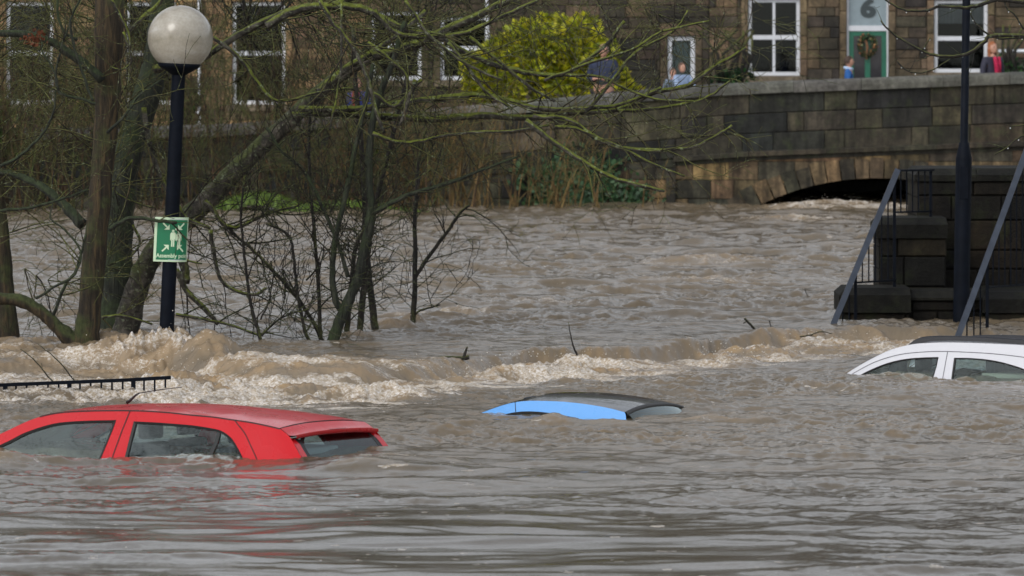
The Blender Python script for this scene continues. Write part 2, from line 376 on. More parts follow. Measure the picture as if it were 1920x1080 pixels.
def water_mat():
    m, nt, p = newmat('flood_water')
    a = N(nt, 'ShaderNodeAttribute', attribute_name='wcol'); sp = N(nt, 'ShaderNodeSeparateColor'); nt.links.new(a.outputs['Color'], sp.inputs[0])
    v = coords(nt); vx = coords(nt, (.45, .8, 1.0))
    nf = noise(nt, vx, 7.0, 7, .7, .8); nff = noise(nt, v, 38, 7, .75, .5); nb = noise(nt, v, .45, 3)
    mud = ramp(nt, [(.3, (.075, .060, .040)), (.7, (.13, .106, .078))], nb)
    mudc = mixc(nt, sp.outputs[2], (.088, .070, .042), (.42, .33, .225)); mudc = mixc(nt, .55, mudc, mud.outputs[0])
    tanr = mth(nt, 'MULTIPLY', sp.outputs[1], ramp(nt, [(.35, .35), (.6, 1.0)], nf).outputs[0])
    c = mixc(nt, mth(nt, 'MULTIPLY', tanr, .85), mudc, (.42, .28, .14))
    k = mth(nt, 'ADD', sp.outputs[0], mth(nt, 'MULTIPLY', mth(nt, 'SUBTRACT', nf, .5), 1.5))
    k = mth(nt, 'ADD', k, mth(nt, 'MULTIPLY', mth(nt, 'SUBTRACT', nff, .5), .8))
    fr = ramp(nt, [(.36, 0), (.56, .8), (.8, 1.0)], k)
    # small floating flecks of froth on the quieter water
    fl = noise(nt, vx, 11, 3, .6); flr = ramp(nt, [(.655, 0), (.69, .9)], fl); pm = ramp(nt, [(.48, 0), (.62, 1)], noise(nt, v, .8, 3))
    ff = mth(nt, 'MAXIMUM', fr.outputs[0], mth(nt, 'MULTIPLY', flr.outputs[0], pm.outputs[0]))
    fc = ramp(nt, [(.38, (.28, .21, .13)), (.48, (.46, .39, .30)), (.60, (.74, .71, .68))], nff)
    c = mixc(nt, ff, c, fc.outputs[0])
    nt.links.new(c, p.inputs['Base Color'])
    rr = mth(nt, 'ADD', mth(nt, 'MULTIPLY', sp.outputs[2], .13), .07); rr = mth(nt, 'ADD', rr, mth(nt, 'MULTIPLY', ff, .5), True)
    nt.links.new(rr, p.inputs['Roughness']); p.inputs['IOR'].default_value = 1.40
    b1 = noise(nt, vx, 9, 5, .6, .5)
    hb = mth(nt, 'ADD', mth(nt, 'MULTIPLY', b1, mth(nt, 'ADD', mth(nt, 'MULTIPLY', sp.outputs[2], .5), .17)), mth(nt, 'MULTIPLY', mth(nt, 'MULTIPLY', nff, .35), mth(nt, 'ADD', sp.outputs[2], .25)))
    bb_ = bump(nt, p, hb, .022, .55); nt.links.new(mth(nt, 'SUBTRACT', .55, mth(nt, 'MULTIPLY', ff, .48)), bb_.inputs['Strength'])
    return m
M['water'] = water_mat()
ya = np.concatenate([np.arange(31.5, 46, .045), np.arange(46, 63, .030), np.arange(63, 80, .06), np.arange(80, 113.01, .11)])
nx = 1150
u = np.linspace(-1, 1, nx)
half = .0873*1.22*ya + .3
grid_obj('water', u[None, :]*half[:, None], np.repeat(ya[:, None], nx, 1), M['water'])
# wide sheet of the same flood beyond the finely waved part
mb = MB()
x0a, x1a = half[0]-.1, half[-1]-.1; y0, y1 = 31.7, 112.8
def skirt(zs, yA, yB):
    pass
P = [(-x0a, y0, -.06), (x0a, y0, -.06), (x1a, y1, .03), (-x1a, y1, .03)]
Q = [(-120, -60, -.06), (120, -60, -.06), (120, 300, .03), (-120, 300, .03)]
mb.add(P+Q, [(0, 4, 5, 1), (1, 5, 6, 2), (3, 7, 4, 0)], (.15, .2, .3))
o = mb.build('river', M['water']); o['kind'] = 'structure'
me = o.data; a = me.color_attributes.new('wcol', 'FLOAT_COLOR', 'POINT'); a.data.foreach_set('color', np.tile(np.array([.12, .15, .3, 1], np.float32), 8))
mb = MB(); mb.add([(-600, -200, -1.6), (600, -200, -1.6), (600, 900, -1.6), (-600, 900, -1.6)], [(0, 1, 2, 3)])
o = mb.build('ground', plain('river_bed', (.08, .06, .04), .9, var=.2)); o['kind'] = 'structure'

# ------------------------------------------------------------------ STONE WORK
def rectsub(r, holes):
    out = [r]
    for h in holes:
        nxt = []
        for (a, b, c, d) in out:      # x0,x1,z0,z1
            ha, hb, hc, hd = h
            if hb <= a or ha >= b or hd <= c or hc >= d: nxt.append((a, b, c, d)); continue
            if ha > a: nxt.append((a, ha, c, d))
            if hb < b: nxt.append((hb, b, c, d))
            m0, m1 = max(a, ha), min(b, hb)
            if hc > c: nxt.append((m0, m1, c, hc))
            if hd < d: nxt.append((m0, m1, hd, d))
        out = nxt
    return out
def jit(c, rng, a=.18):
    k = 1 + rng.uniform(-a, a); return tuple(max(.002, x*.66*k*(1+rng.uniform(-.06, .06))) for x in c)
def block(mb, x0, x1, z0, z1, y, col, g=.004, ch=.016, proud=0.0, zf=None, depth=.05):
    if x1-x0 < .03 or z1-z0 < .03: return
    zf = zf or (lambda x: 0.0)
    X0, X1, Z0, Z1 = x0+g, x1-g, z0+g, z1-g; yf = y-proud
    vs = [(X0, y+depth, Z0+zf(X0)), (X1, y+depth, Z0+zf(X1)), (X1, y+depth, Z1+zf(X1)), (X0, y+depth, Z1+zf(X0))]
    vs += [(X0, yf+ch, Z0+zf(X0)), (X1, yf+ch, Z0+zf(X1)), (X1, yf+ch, Z1+zf(X1)), (X0, yf+ch, Z1+zf(X0))]
    i = ch
    vs += [(X0+i, yf, Z0+i+zf(X0)), (X1-i, yf, Z0+i+zf(X1)), (X1-i, yf, Z1-i+zf(X1)), (X0+i, yf, Z1-i+zf(X0))]
    fs = [(8, 9, 10, 11)]
    for a in (0, 4):
        for k in range(4): k2 = (k+1) % 4; fs.append((a+k, a+k2, a+4+k2, a+4+k))
    mb.add(vs, fs, col)
def courses(mb, x0, x1, z0, z1, y, holes, hr, wr, pal, rng, zf=None, proud=.014, g=.004, wts=None):
    z = z0
    while z < z1-.02:
        h = rng.uniform(*hr); h = min(h, z1-z)
        if z1-(z+h) < hr[0]*.5: h = z1-z
        x = x0 - rng.uniform(0, wr[0])
        while x < x1:
            w = rng.uniform(*wr); a, b = max(x, x0), min(x+w, x1); x += w
            if b-a < .04: continue
            c = jit(rng.choices(pal, wts)[0], rng); pr = rng.uniform(0, proud)
            for (p, q, r_, s_) in rectsub((a, b, z, z+h), holes): block(mb, p, q, r_, s_, y, c, g=g, proud=pr, zf=zf)
        z += h

WY = 105.0; S = F/WY
def wx(px): return (px-960)/S
def wz(py): return H-(py-YH)/S
CP = [(-500, 246), (0, 242), (400, 235), (800, 206), (1000, 188), (1250, 166), (1400, 155), (1920, 135), (2500, 128)]
def zcop(x): return float(np.interp(x, [wx(a) for a, b in CP], [wz(b) for a, b in CP]))
br = empty('stone_bridge', (wx(1600), WY, 0), 0, 'dark mossy stone bridge and river wall with a low flooded arch', 'bridge')
loc = Vector(br.location)
def bb(mb, name, mat, par=None, smooth=False):
    mb.v = [(v[0]-loc.x, v[1]-loc.y, v[2]) for v in mb.v]
    return mb.build(name, mat, par or br, smooth)
rng = random.Random(11)
PALD = [(.075, .068, .046), (.11, .098, .062), (.045, .044, .036), (.14, .12, .075), (.035, .038, .036), (.16, .125, .07)]
# parapet (above the string course) follows the slope of the road
mb = MB(); X0, X1 = wx(-500), wx(2500)
zz = -1.29 + .02
for (h) in (.36, .35, .38):
    x = X0
    while x < X1:
        w = rng.uniform(.45, 1.35) if rng.random() > .3 else rng.uniform(.25, .5)
        block(mb, x, min(x+w, X1), zz, zz+h, WY, jit(rng.choice(PALD), rng, .3), proud=rng.uniform(0, .02), zf=zcop)
        x += w
    zz += h
nseg = 120; xs = [X0+(X1-X0)*i/nseg for i in range(nseg+1)]
mb.add([p for x in xs for p in ((x, WY+.025, zcop(x)-1.4), (x, WY+.025, zcop(x)-.12), (x, WY+.4, zcop(x)-.12), (x, WY+.4, zcop(x)-1.4))],
       [(4*i+a, 4*i+4+a, 4*i+4+b, 4*i+b) for i in range(nseg) for a, b in ((0, 1), (1, 2), (2, 3))], (.05, .047, .036))
bb(mb, 'parapet', M['stone_dark'])
# coping
mb = MB(); x = X0
while x < X1:
    w = rng.uniform(.9, 1.5); a, b = x+.004, min(x+w, X1)-.004; x += w; up = rng.uniform(-.008, .008)
    c = jit((.19, .185, .165), rng, .15); vs = []
    prof = [(-.09, -.20), (-.10, -.10), (-.085, -.035), (-.02, .0), (.2, .012), (.40, .0), (.46, -.05), (.46, -.2)]
    for xx in (a, b):
        for (dy, dz) in prof: vs.append((xx, WY+dy, zcop(xx)+dz+up))
    n = len(prof); fs = [(i, i+1, n+i+1, n+i) for i in range(n-1)] + [tuple(range(n)), tuple(range(2*n-1, n-1, -1)), (0, n, 2*n-1, n-1)]
    mb.add(vs, fs, c)
bb(mb, 'coping', stone_mat('coping_stone', .3, .15, streak=.3))
# string course
mb = MB(); x = wx(1262)
while x < X1:
    w = rng.uniform(.8, 1.4); a, b = x, min(x+w, X1); x += w
    for (z0, z1, d) in ((-1.32, -1.25, .07),):
        vs = []
        for xx in (a+.003, b-.003):
            vs += [(xx, WY-d, zcop(xx)+z0), (xx, WY-d, zcop(xx)+z1), (xx, WY+.03, zcop(xx)+z1+.03), (xx, WY+.03, zcop(xx)+z0)]
        mb.add(vs, [(0, 1, 5, 4), (1, 2, 6, 5), (3, 0, 4, 7), (0, 3, 2, 1), (4, 5, 6, 7)], jit((.10, .085, .055), rng))
bb(mb, 'string_course', M['stone_dark'])
# arch
AX0, AX1 = wx(1418), wx(1870); ac = (AX0+AX1)/2; hw = (AX1-AX0)/2; crown = wz(334); spring = .12
rise = crown-spring; Rr = (hw*hw+rise*rise)/(2*rise); zc0 = crown-Rr
def inarch(x, z, extra=0.0): return (x-ac)**2+(z-zc0)**2 < (Rr+extra)**2
PALT = [(.36, .235, .11), (.30, .20, .10), (.25, .18, .10), (.17, .14, .09), (.40, .27, .13), (.10, .09, .06)]
mb = MB(); mb2 = MB(); z = -.9
hs_ = [.42, .38, .36, .34, .33, .31, .33, .30, .3]
wl = random.Random(5)
for h in hs_:
    x = X0
    while x < X1:
        w = wl.uniform(.35, .95); a, b = x, min(x+w, X1); x += w
        left = b < wx(1262)
        col = jit(wl.choice(PALT), wl, .15) if not left else jit(wl.choice(PALD+[(.12, .08, .045), (.16, .11, .06)]), wl, .25)
        top = min(zcop(a), zcop(b))-1.24
        if z > top: continue
        if b > AX0-.6 and a < AX1+.6:
            nxx = max(1, int((b-a)/.05)); nzz = max(1, int(h/.05)); pr = wl.uniform(.0, .01)
            for i in range(nxx):
                for j in range(nzz):
                    xa, xb = a+(b-a)*i/nxx, a+(b-a)*(i+1)/nxx; za, zb = z+h*j/nzz, z+h*(j+1)/nzz
                    if inarch((xa+xb)/2, (za+zb)/2, .2): continue
                    ga = .006 if i == 0 else 0; gb = .006 if i == nxx-1 else 0; gc = .006 if j == 0 else 0; gd = .006 if j == nzz-1 else 0
                    y = WY+.045-pr
                    mb.add([(xa+ga, y, za+gc), (xb-gb, y, za+gc), (xb-gb, y, zb-gd), (xa+ga, y, zb-gd)], [(0, 1, 2, 3)], col)
        else:
            block(mb, a, b, z, min(z+h, top+.1), WY+.045, col, proud=wl.uniform(0, .012))
    z += h
# mortar bed behind, arch cut out in thin columns
cols = [X0, AX0-.6] + [AX0-.6+(AX1-AX0+1.2)*i/160 for i in range(1, 161)] + [X1]
for i in range(len(cols)-1):
    a, b = cols[i], cols[i+1]; m_ = (a+b)/2; zb = -.9
    if abs(m_-ac) < hw+.3 and i not in (0, len(cols)-2): zb = max(-.9, zc0+math.sqrt(max(0, (Rr+.15)**2-(m_-ac)**2)))
    mb.add([(a, WY+.07, zb), (b, WY+.07, zb), (b, WY+.07, zcop(b)-1.1), (a, WY+.07, zcop(a)-1.1)], [(0, 1, 2, 3)], (.09, .07, .045))
bb(mb, 'spandrel_wall', M['stone_tan'])
# voussoirs
mb = MB(); th0 = math.asin((hw+.35)/Rr); n = 21
for i in range(n):
    t0 = -th0+2*th0*i/n+.0022; t1 = -th0+2*th0*(i+1)/n-.0022; c = jit(wl.choice(PALT[1:]), wl, .2); vs = []
    dr = .37+wl.uniform(-.03, .03); pr = wl.uniform(.0, .012)
    for (yy) in (WY+.02-pr, WY+.3):
        for (tt, rr_) in ((t0, Rr), ((t0+t1)/2, Rr), (t1, Rr), (t1, Rr+dr), ((t0+t1)/2, Rr+dr), (t0, Rr+dr)):
            vs.append((ac+rr_*math.sin(tt), yy, zc0+rr_*math.cos(tt)))
    mb.add(vs, [(5, 4, 3, 2, 1, 0)]+[(k, (k+1) % 6, 6+(k+1) % 6, 6+k) for k in range(6)], c)
bb(mb, 'arch_ring', M['stone_tan'])
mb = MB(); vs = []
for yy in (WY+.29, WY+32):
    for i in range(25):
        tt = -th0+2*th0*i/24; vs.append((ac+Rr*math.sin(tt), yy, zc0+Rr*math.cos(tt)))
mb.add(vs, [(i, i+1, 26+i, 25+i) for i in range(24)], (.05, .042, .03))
mb.add([(ac-6, WY+31.9, -1.5), (ac+6, WY+31.9, -1.5), (ac+6, WY+31.9, 3), (ac-6, WY+31.9, 3)], [(0, 1, 2, 3)], (.02, .02, .02))  # dark sheet added to close off the vault and keep the arch black
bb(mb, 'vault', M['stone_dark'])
# buttress strip where the bridge meets the river wall
mb = MB(); z = -.9; xb = wx(1262)
while z < zcop(xb)-1.3:
    h = wl.uniform(.28, .4); block(mb, xb-.13, xb+.05, z, min(z+h, zcop(xb)-1.28), WY, jit((.06, .055, .04), wl, .3), proud=.05); z += h
bb(mb, 'buttress', M['stone_dark'])
# street behind the parapet
mb = MB(); GX = [-40, 40]
for (ya_, yb_, z) in ((WY+.42, 121.0, 0),):
    xs = [X0+(X1-X0)*i/40 for i in range(41)]
    mb.add([p for x in xs for p in ((x, ya_, zcop(x)-1.12), (x, yb_, zcop(x)-1.0))], [(2*i, 2*i+2, 2*i+3, 2*i+1) for i in range(40)])
o = mb.build('road', M['asphalt']); o['kind'] = 'structure'

# ------------------------------------------------------------------ HOUSES
HY = 120.0; HS = F/HY
def hx(px): return (px-960)/HS
def hz(py): return H-(py-YH)/HS
def curtain_room(par, x0, x1, z0, z1, y, blind=None):
    pass
def window(par, o0, x0, x1, z0, z1, vb=1, hb=1, pale=None, sill=True, fw=.07, hpos=.5):
    m = MB(); y = HY+.10
    m.box(x0, x0+fw, y-.02, y+.06, z0, z1); m.box(x1-fw, x1, y-.02, y+.06, z0, z1)
    m.box(x0+fw, x1-fw, y-.017, y+.06, z1-fw, z1); m.box(x0+fw, x1-fw, y-.017, y+.06, z0, z0+fw*1.1)
    zm = z0+(z1-z0)*hpos
    if hb: m.box(x0+fw, x1-fw, y-.015, y+.06, zm-.045, zm+.045)
    for k in range(vb):
        xm = x0+(x1-x0)*(k+1)/(vb+1)
        segs = ((z0+fw*1.1, zm-.045), (zm+.045, z1-fw)) if hb else ((z0+fw*1.1, z1-fw),)
        for (a, b) in segs: m.box(xm-.026, xm+.026, y-.005, y+.05, a, b)
    m.v = [(v[0]-o0[0], v[1]-o0[1], v[2]-o0[2]) for v in m.v]
    w = m.build('window', M['white'], par)
    g = MB(); g.add([(x0+fw-.01, y+.03, z0+fw), (x1-fw+.01, y+.03, z0+fw), (x1-fw+.01, y+.03, z1-fw+.01), (x0+fw-.01, y+.03, z1-fw+.01)], [(0, 1, 2, 3)])
    g.v = [(v[0]-o0[0], v[1]-o0[1], v[2]-o0[2]) for v in g.v]; g.build('pane', M['housepane'], w)
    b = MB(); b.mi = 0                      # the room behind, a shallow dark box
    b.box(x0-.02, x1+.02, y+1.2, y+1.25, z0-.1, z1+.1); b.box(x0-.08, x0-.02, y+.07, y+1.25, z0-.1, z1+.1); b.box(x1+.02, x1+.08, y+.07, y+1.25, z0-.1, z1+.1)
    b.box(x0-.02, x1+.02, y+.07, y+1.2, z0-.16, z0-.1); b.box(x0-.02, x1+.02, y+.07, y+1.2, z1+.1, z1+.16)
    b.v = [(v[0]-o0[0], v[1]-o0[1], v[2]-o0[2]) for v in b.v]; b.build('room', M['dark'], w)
    if pale:
        c = MB(); za, zb, colr = pale; nn = 24
        for i in range(nn):
            xa = x0+fw+(x1-x0-2*fw)*i/nn; xb_ = x0+fw+(x1-x0-2*fw)*(i+1)/nn; ya1 = y+.10+.02*math.sin(i*1.7); ya2 = y+.10+.02*math.sin((i+1)*1.7)
            c.add([(xa, ya1, za), (xb_, ya2, za), (xb_, ya2, zb), (xa, ya1, zb)], [(0, 1, 2, 3)])
        c.v = [(v[0]-o0[0], v[1]-o0[1], v[2]-o0[2]) for v in c.v]
        c.build('curtain', plain('curtain_cloth', colr, .8, var=.1), w)
    if sill:
        s = MB(); s.box(x0-.12, x1+.12, HY-.06, HY+.12, z0-.13, z0-.005, (.20, .16, .11))
        s.v = [(v[0]-o0[0], v[1]-o0[1], v[2]-o0[2]) for v in s.v]; s.build('sill', M['stone_house'], w)
    return w

def house(label, px0, px1, pal, wins, seed, extra=None, ztop=8.6, drop=0.0):
    x0, x1 = hx(px0), hx(px1); o0 = ((x0+x1)/2, HY, .9)
    h = empty('terraced_house', o0, 0, label, 'house', 'stone houses along the street behind the bridge')
    rg = random.Random(seed); holes = [w[:4] for w in wins]+(extra or [])
    # lintels and jamb stones
    m = MB(); hl = list(holes)
    for (a, b, c, d) in holes:
        l = (a-.16, b+.16, d, d+.26); hl.append(l); m.col = jit(pal[0], rg)
        block(m, *l, HY, jit(pal[0], rg), proud=.02)
        z = c
        while z < d-.02:
            hh = min(rg.uniform(.28, .5), d-z)
            for (p, q) in ((a-.15, a), (b, b+.15)):
                block(m, p, q, z, z+hh, HY, jit(pal[0], rg), proud=.012)
            z += hh
        hl += [(a-.15, a, c, d), (b, b+.15, c, d)]
    courses(m, x0, x1, .2, ztop, HY, hl, (.17, .27), (.3, .75), pal, rg)
    for r_ in rectsub((x0, x1, .2, ztop), holes):
        m.add([(r_[0], HY+.03, r_[2]), (r_[1], HY+.03, r_[2]), (r_[1], HY+.03, r_[3]), (r_[0], HY+.03, r_[3])], [(0, 1, 2, 3)], tuple(c*.6 for c in pal[-1]))
    for (a, b, c, d) in holes:           # reveals
        m.add([(a, HY+.03, c), (a, HY+.22, c), (a, HY+.22, d), (a, HY+.03, d)], [(0, 1, 2, 3)], pal[1])
        m.add([(b, HY+.03, c), (b, HY+.22, c), (b, HY+.22, d), (b, HY+.03, d)], [(3, 2, 1, 0)], pal[1])
        m.add([(a, HY+.03, d), (b, HY+.03, d), (b, HY+.22, d), (a, HY+.22, d)], [(0, 1, 2, 3)], pal[1])
        m.add([(a, HY+.03, c), (b, HY+.03, c), (b, HY+.22, c), (a, HY+.22, c)], [(3, 2, 1, 0)], pal[1])
    m.box(x0, x0+.25, HY+.23, HY+8, .2, ztop, pal[1]); m.box(x1-.25, x1, HY+.23, HY+8, .2, ztop, pal[1])
    m.v = [(v[0]-o0[0], v[1]-o0[1], v[2]-o0[2]) for v in m.v]
    m.build('wall', M['stone_house'], h)
    r = MB(); r.add([(x0-.01, HY-.3, ztop-.1), (x1+.01, HY-.3, ztop-.1), (x1+.01, HY+4, ztop+2.6), (x0-.01, HY+4, ztop+2.6), (x0-.01, HY+8.3, ztop-.1), (x1+.01, HY+8.3, ztop-.1)],
                    [(0, 1, 2, 3), (3, 2, 5, 4), (0, 3, 4), (1, 5, 2)])
    r.v = [(v[0]-o0[0], v[1]-o0[1], v[2]-o0[2]) for v in r.v]; rf = r.build('roof', M['roofslate'], h)
    c = MB(); c.box(x1-1.0, x1-.4, HY+3.6, HY+4.4, ztop+1.6, ztop+3.8, pal[1]); c.v = [(v[0]-o0[0], v[1]-o0[1], v[2]-o0[2]) for v in c.v]; c.build('chimney', M['stone_house'], rf)
    for w in wins:
        kw = w[4] if len(w) > 4 else {}
        window(h, o0, *w[:4], **kw)
    return h, o0
PL_T = [(.52, .34, .17), (.46, .30, .155), (.38, .255, .135), (.28, .19, .11), (.2, .145, .085)]
PL_M = [(.17, .125, .075), (.10, .08, .055), (.075, .062, .045), (.13, .10, .065), (.05, .045, .035)]
PL_D = [(.25, .18, .105), (.16, .12, .075), (.10, .08, .055), (.19, .14, .085), (.06, .05, .04)]
def W(px0, px1, py0, py1, **kw): return (hx(px0), hx(px1), hz(py1), hz(py0), kw)
up0, up1 = 5.4, 7.1
def UPW(px0, px1): return (hx(px0), hx(px1), up0, up1, dict())
house('golden sandstone house with tall white sash windows behind the leaning mossy tree', -420, 690, PL_T,
      [W(12, 100, 4, 196, vb=0), W(236, 330, 4, 196, vb=0), W(436, 535, 4, 196, vb=0), W(-180, -90, 4, 196, vb=0), UPW(12, 100), UPW(236, 330), UPW(436, 535)], 1)
house('dark blackened stone house behind the yellow conifer with grey framed windows', 690.4, 1330, PL_M,
      [W(697, 790, 22, 150, vb=0), W(826, 918, 32, 150, vb=0), (hx(1252), hx(1303), hz(163), hz(68), dict(vb=0, hb=0, pale=(hz(160), hz(74), (.45, .5, .5)), fw=.085)), UPW(820, 910), UPW(1100, 1190)], 2)
hD, oD = house('brown stone house numbered 6 with a green front door and white windows', 1330.4, 2500, PL_D,
      [W(1403, 1500, -2, 142, vb=1, hpos=.5), W(1752, 1852, 0, 136, vb=0, hpos=.47, pale=(hz(44), hz(4), (.30, .30, .32))), W(2080, 2180, 0, 140, vb=1), UPW(1403, 1500), UPW(1590, 1670), UPW(1752, 1852)], 3,
      extra=[(hx(1588), hx(1666), .95, hz(-22))])
# door of number 6
def off(m): m.v = [(v[0]-oD[0], v[1]-oD[1], v[2]-oD[2]) for v in m.v]; return m
dx0, dx1 = hx(1592), hx(1663); y = HY+.12
m = MB(); m.box(hx(1588), dx0, y-.03, y+.06, .95, hz(-22)); m.box(dx1, hx(1666), y-.03, y+.06, .95, hz(-22)); m.box(dx0, dx1, y-.03, y+.06, hz(58), hz(48)); m.box(dx0, dx1, y-.03, y+.06, hz(-14), hz(-22))
off(m).build('door_frame', M['white'], hD)
m = MB(); m.box(dx0, dx1, y+.02, y+.04, hz(48), hz(-14)); tr = off(m).build('transom', plain('pale_blue_glass', (.22, .28, .31), .25, var=.08), hD)
def text_mesh(body, size, offset=.0, extrude=.0, xs=1.0, res=3):
    cu = bpy.data.curves.new('t', 'FONT'); cu.body = body; cu.size = size; cu.offset = offset; cu.extrude = extrude; cu.align_x = 'CENTER'; cu.resolution_u = res
    o = bpy.data.objects.new('t', cu); COL.objects.link(o); dg = bpy.context.evaluated_depsgraph_get(); me = bpy.data.meshes.new_from_object(o.evaluated_get(dg))
    vs = [(v.co.x*xs, v.co.y, v.co.z) for v in me.vertices]; fs = [tuple(p.vertices) for p in me.polygons]
    bpy.data.objects.remove(o); bpy.data.curves.remove(cu); bpy.data.meshes.remove(me); return vs, fs
vs, fs = text_mesh('6', .50, .022, .004, 1.22)
m = MB(); cx = (dx0+dx1)/2; m.add([(cx+v[0], y+.012-v[2], hz(31)+v[1]) for v in vs], fs)
# slab of the bold numeral's waist: thicken by a second slightly shifted copy
m.add([(cx+.018+v[0], y+.009-v[2], hz(31)+v[1]) for v in vs], fs)
off(m).build('house_number', plain('number_grey', (.035, .05, .055), .5), tr)
m = MB()
for k in range(13):
    a = -.16+.32*k/12; m.box(cx+a-.007, cx+a+.007, y+.010, y+.018, hz(37)-.02*math.cos(a*7)-.006, hz(37)-.02*math.cos(a*7)+.008)
m = MB(); zt = hz(58); zb = .95
m.box(dx0, dx0+.10, y, y+.045, zb, zt); m.box(dx1-.10, dx1, y, y+.045, zb, zt); m.box(dx0+.1, dx1-.1, y, y+.045, zt-.10, zt); m.box(dx0+.1, dx1-.1, y, y+.045, zb, zb+.25)
m.box(cx-.055, cx+.055, y+.003, y+.042, zb+.25, zt-.1); m.box(dx0+.1, dx1-.1, y+.005, y+.04, zb+.75, zb+.85)
dr = off(m).build('door', M['green_paint'], hD)
m = MB(); m.box(dx0+.1, cx-.055, y+.02, y+.03, zb+.85, zt-.1); m.box(cx+.055, dx1-.1, y+.02, y+.03, zb+.85, zt-.1)
off(m).build('door_glass', plain('dark_door_glass', (.03, .03, .035), .1, var=.2), dr)
m = MB(); m.box(dx0+.1, cx-.055, y+.02, y+.03, zb+.25, zb+.75); m.box(cx+.055, dx1-.1, y+.02, y+.03, zb+.25, zb+.75); off(m).build('door_panel', M['green_paint'], dr)
m = MB(); m.box(dx0+.03, dx0+.06, y-.03, y, hz(112), hz(106)); off(m).build('handle', plain('brass', (.5, .35, .12), .3, 1.0), dr)
# wreath
def leaf_cloud(m, pts_r, n, size, rng, cols, flat=1.0):
    for (c, r) in pts_r:
        for i in range(n):
            d = Vector((rng.gauss(0, 1), rng.gauss(0, 1)*flat, rng.gauss(0, 1))); d.normalize(); d *= r*(.55+.5*rng.random())
            p = Vector(c)+d; s_ = size*rng.uniform(.6, 1.4)
            a = Vector((rng.gauss(0, 1), rng.gauss(0, 1), rng.gauss(0, 1))).normalized(); b = a.orthogonal().normalized(); cc = a.cross(b)
            m.add([p-b*s_*.5, p+cc*s_*.45, p+b*s_*.6, p-cc*s_*.45], [(0, 1, 2, 3)], rng.choice(cols))
m = MB(); wc = Vector((cx-.01, y-.035, hz(86))); rg = random.Random(4)
m.tube([wc+Vector((math.cos(a)*.15, 0, math.sin(a)*.19)) for a in [2*math.pi*k/20 for k in range(20)]], .055, 6, (.02, .03, .012), closed=True)
leaf_cloud(m, [(wc+Vector((math.cos(a)*.15, -.02, math.sin(a)*.19)), .075) for a in [2*math.pi*k/16 for k in range(16)]], 20, .05, rg,
           [(.03, .08, .03), (.05, .10, .03), (.20, .22, .12), (.22, .08, .03), (.30, .16, .06), (.02, .05, .02)])
m.tube([wc+Vector((-.03, -.03, .12)), wc+Vector((0, -.05, -.02)), wc+Vector((-.02, -.04, -.28))], [.02, .03, .02], 5, (.20, .10, .05))
recentre(m.build('wreath', plain_attr := stone_mat('wreath_leaf', .1, 0, streak=0))); wr = bpy.data.objects['wreath']
tag(wr, 'round green and brown wreath hanging on the green front door', 'wreath')
# downpipes
for (pa, lab) in ((374, 'white drainpipe on the golden sandstone wall right of the globe lamp'), (913, 'white drainpipe beside the grey framed window behind the yellow bush')):
    m = MB(); m.tube([(hx(pa), HY-.09, .9), (hx(pa), HY-.09, 8.4)], .035, 8)
    for z in (1.6, 2.9, 4.2): m.box(hx(pa)-.06, hx(pa)+.06, HY-.06, HY-.005, z, z+.05)
    o = recentre(m.build('drainpipe', M['white'])); tag(o, lab, 'drainpipe')
# silver handrail and shrubs to the right of number 6's window
hr = empty('handrail', (hx(1896), 118.5, zcop(wx(1896))-1.05), 0, 'silver grey handrail in front of the stone house at the right edge', 'handrail')
m = MB(); b0 = Vector(hr.location); SX = F/118.5
m.tube([Vector(((1872-960)/SX, 118.5, H-(96-YH)/SX))-b0, Vector(((2060-960)/SX, 118.5, H-(95-YH)/SX))-b0], .038, 10); m.build('rail', plain('silver_rail', (.62, .66, .70), .3, .3), hr, True)
for p in (1935, 2050):
    m = MB(); m.tube([Vector(((p-960)/SX, 118.5, H-(96-YH)/SX))-b0, Vector(((p-960)/SX, 118.5, b0.z))-b0], .028, 8); m.build('post', plain('silver_post', (.5, .54, .58), .35, .3), hr, True)

# unseen wooded hill, added and raised so the water mirrors something dark
m = MB(); rg = random.Random(8); nxh, nyh = 90, 26; vs = []
for j in range(nyh):
    for i in range(nxh):
        X = -160+320*i/(nxh-1); t = j/(nyh-1); Y = 134+190*t; z = 1+ (50+5*math.sin(X*.05)+4*math.sin(X*.13+1))*min(1, t*1.25)**.9 + rg.uniform(0, 2.2)*min(1, t*6)
        vs.append((X+rg.uniform(-1, 1), Y, z))
m.add(vs, [(j*nxh+i, j*nxh+i+1, (j+1)*nxh+i+1, (j+1)*nxh+i) for j in range(nyh-1) for i in range(nxh-1)])
o = m.build('unseen_hill', M['hill']); o['kind'] = 'structure'

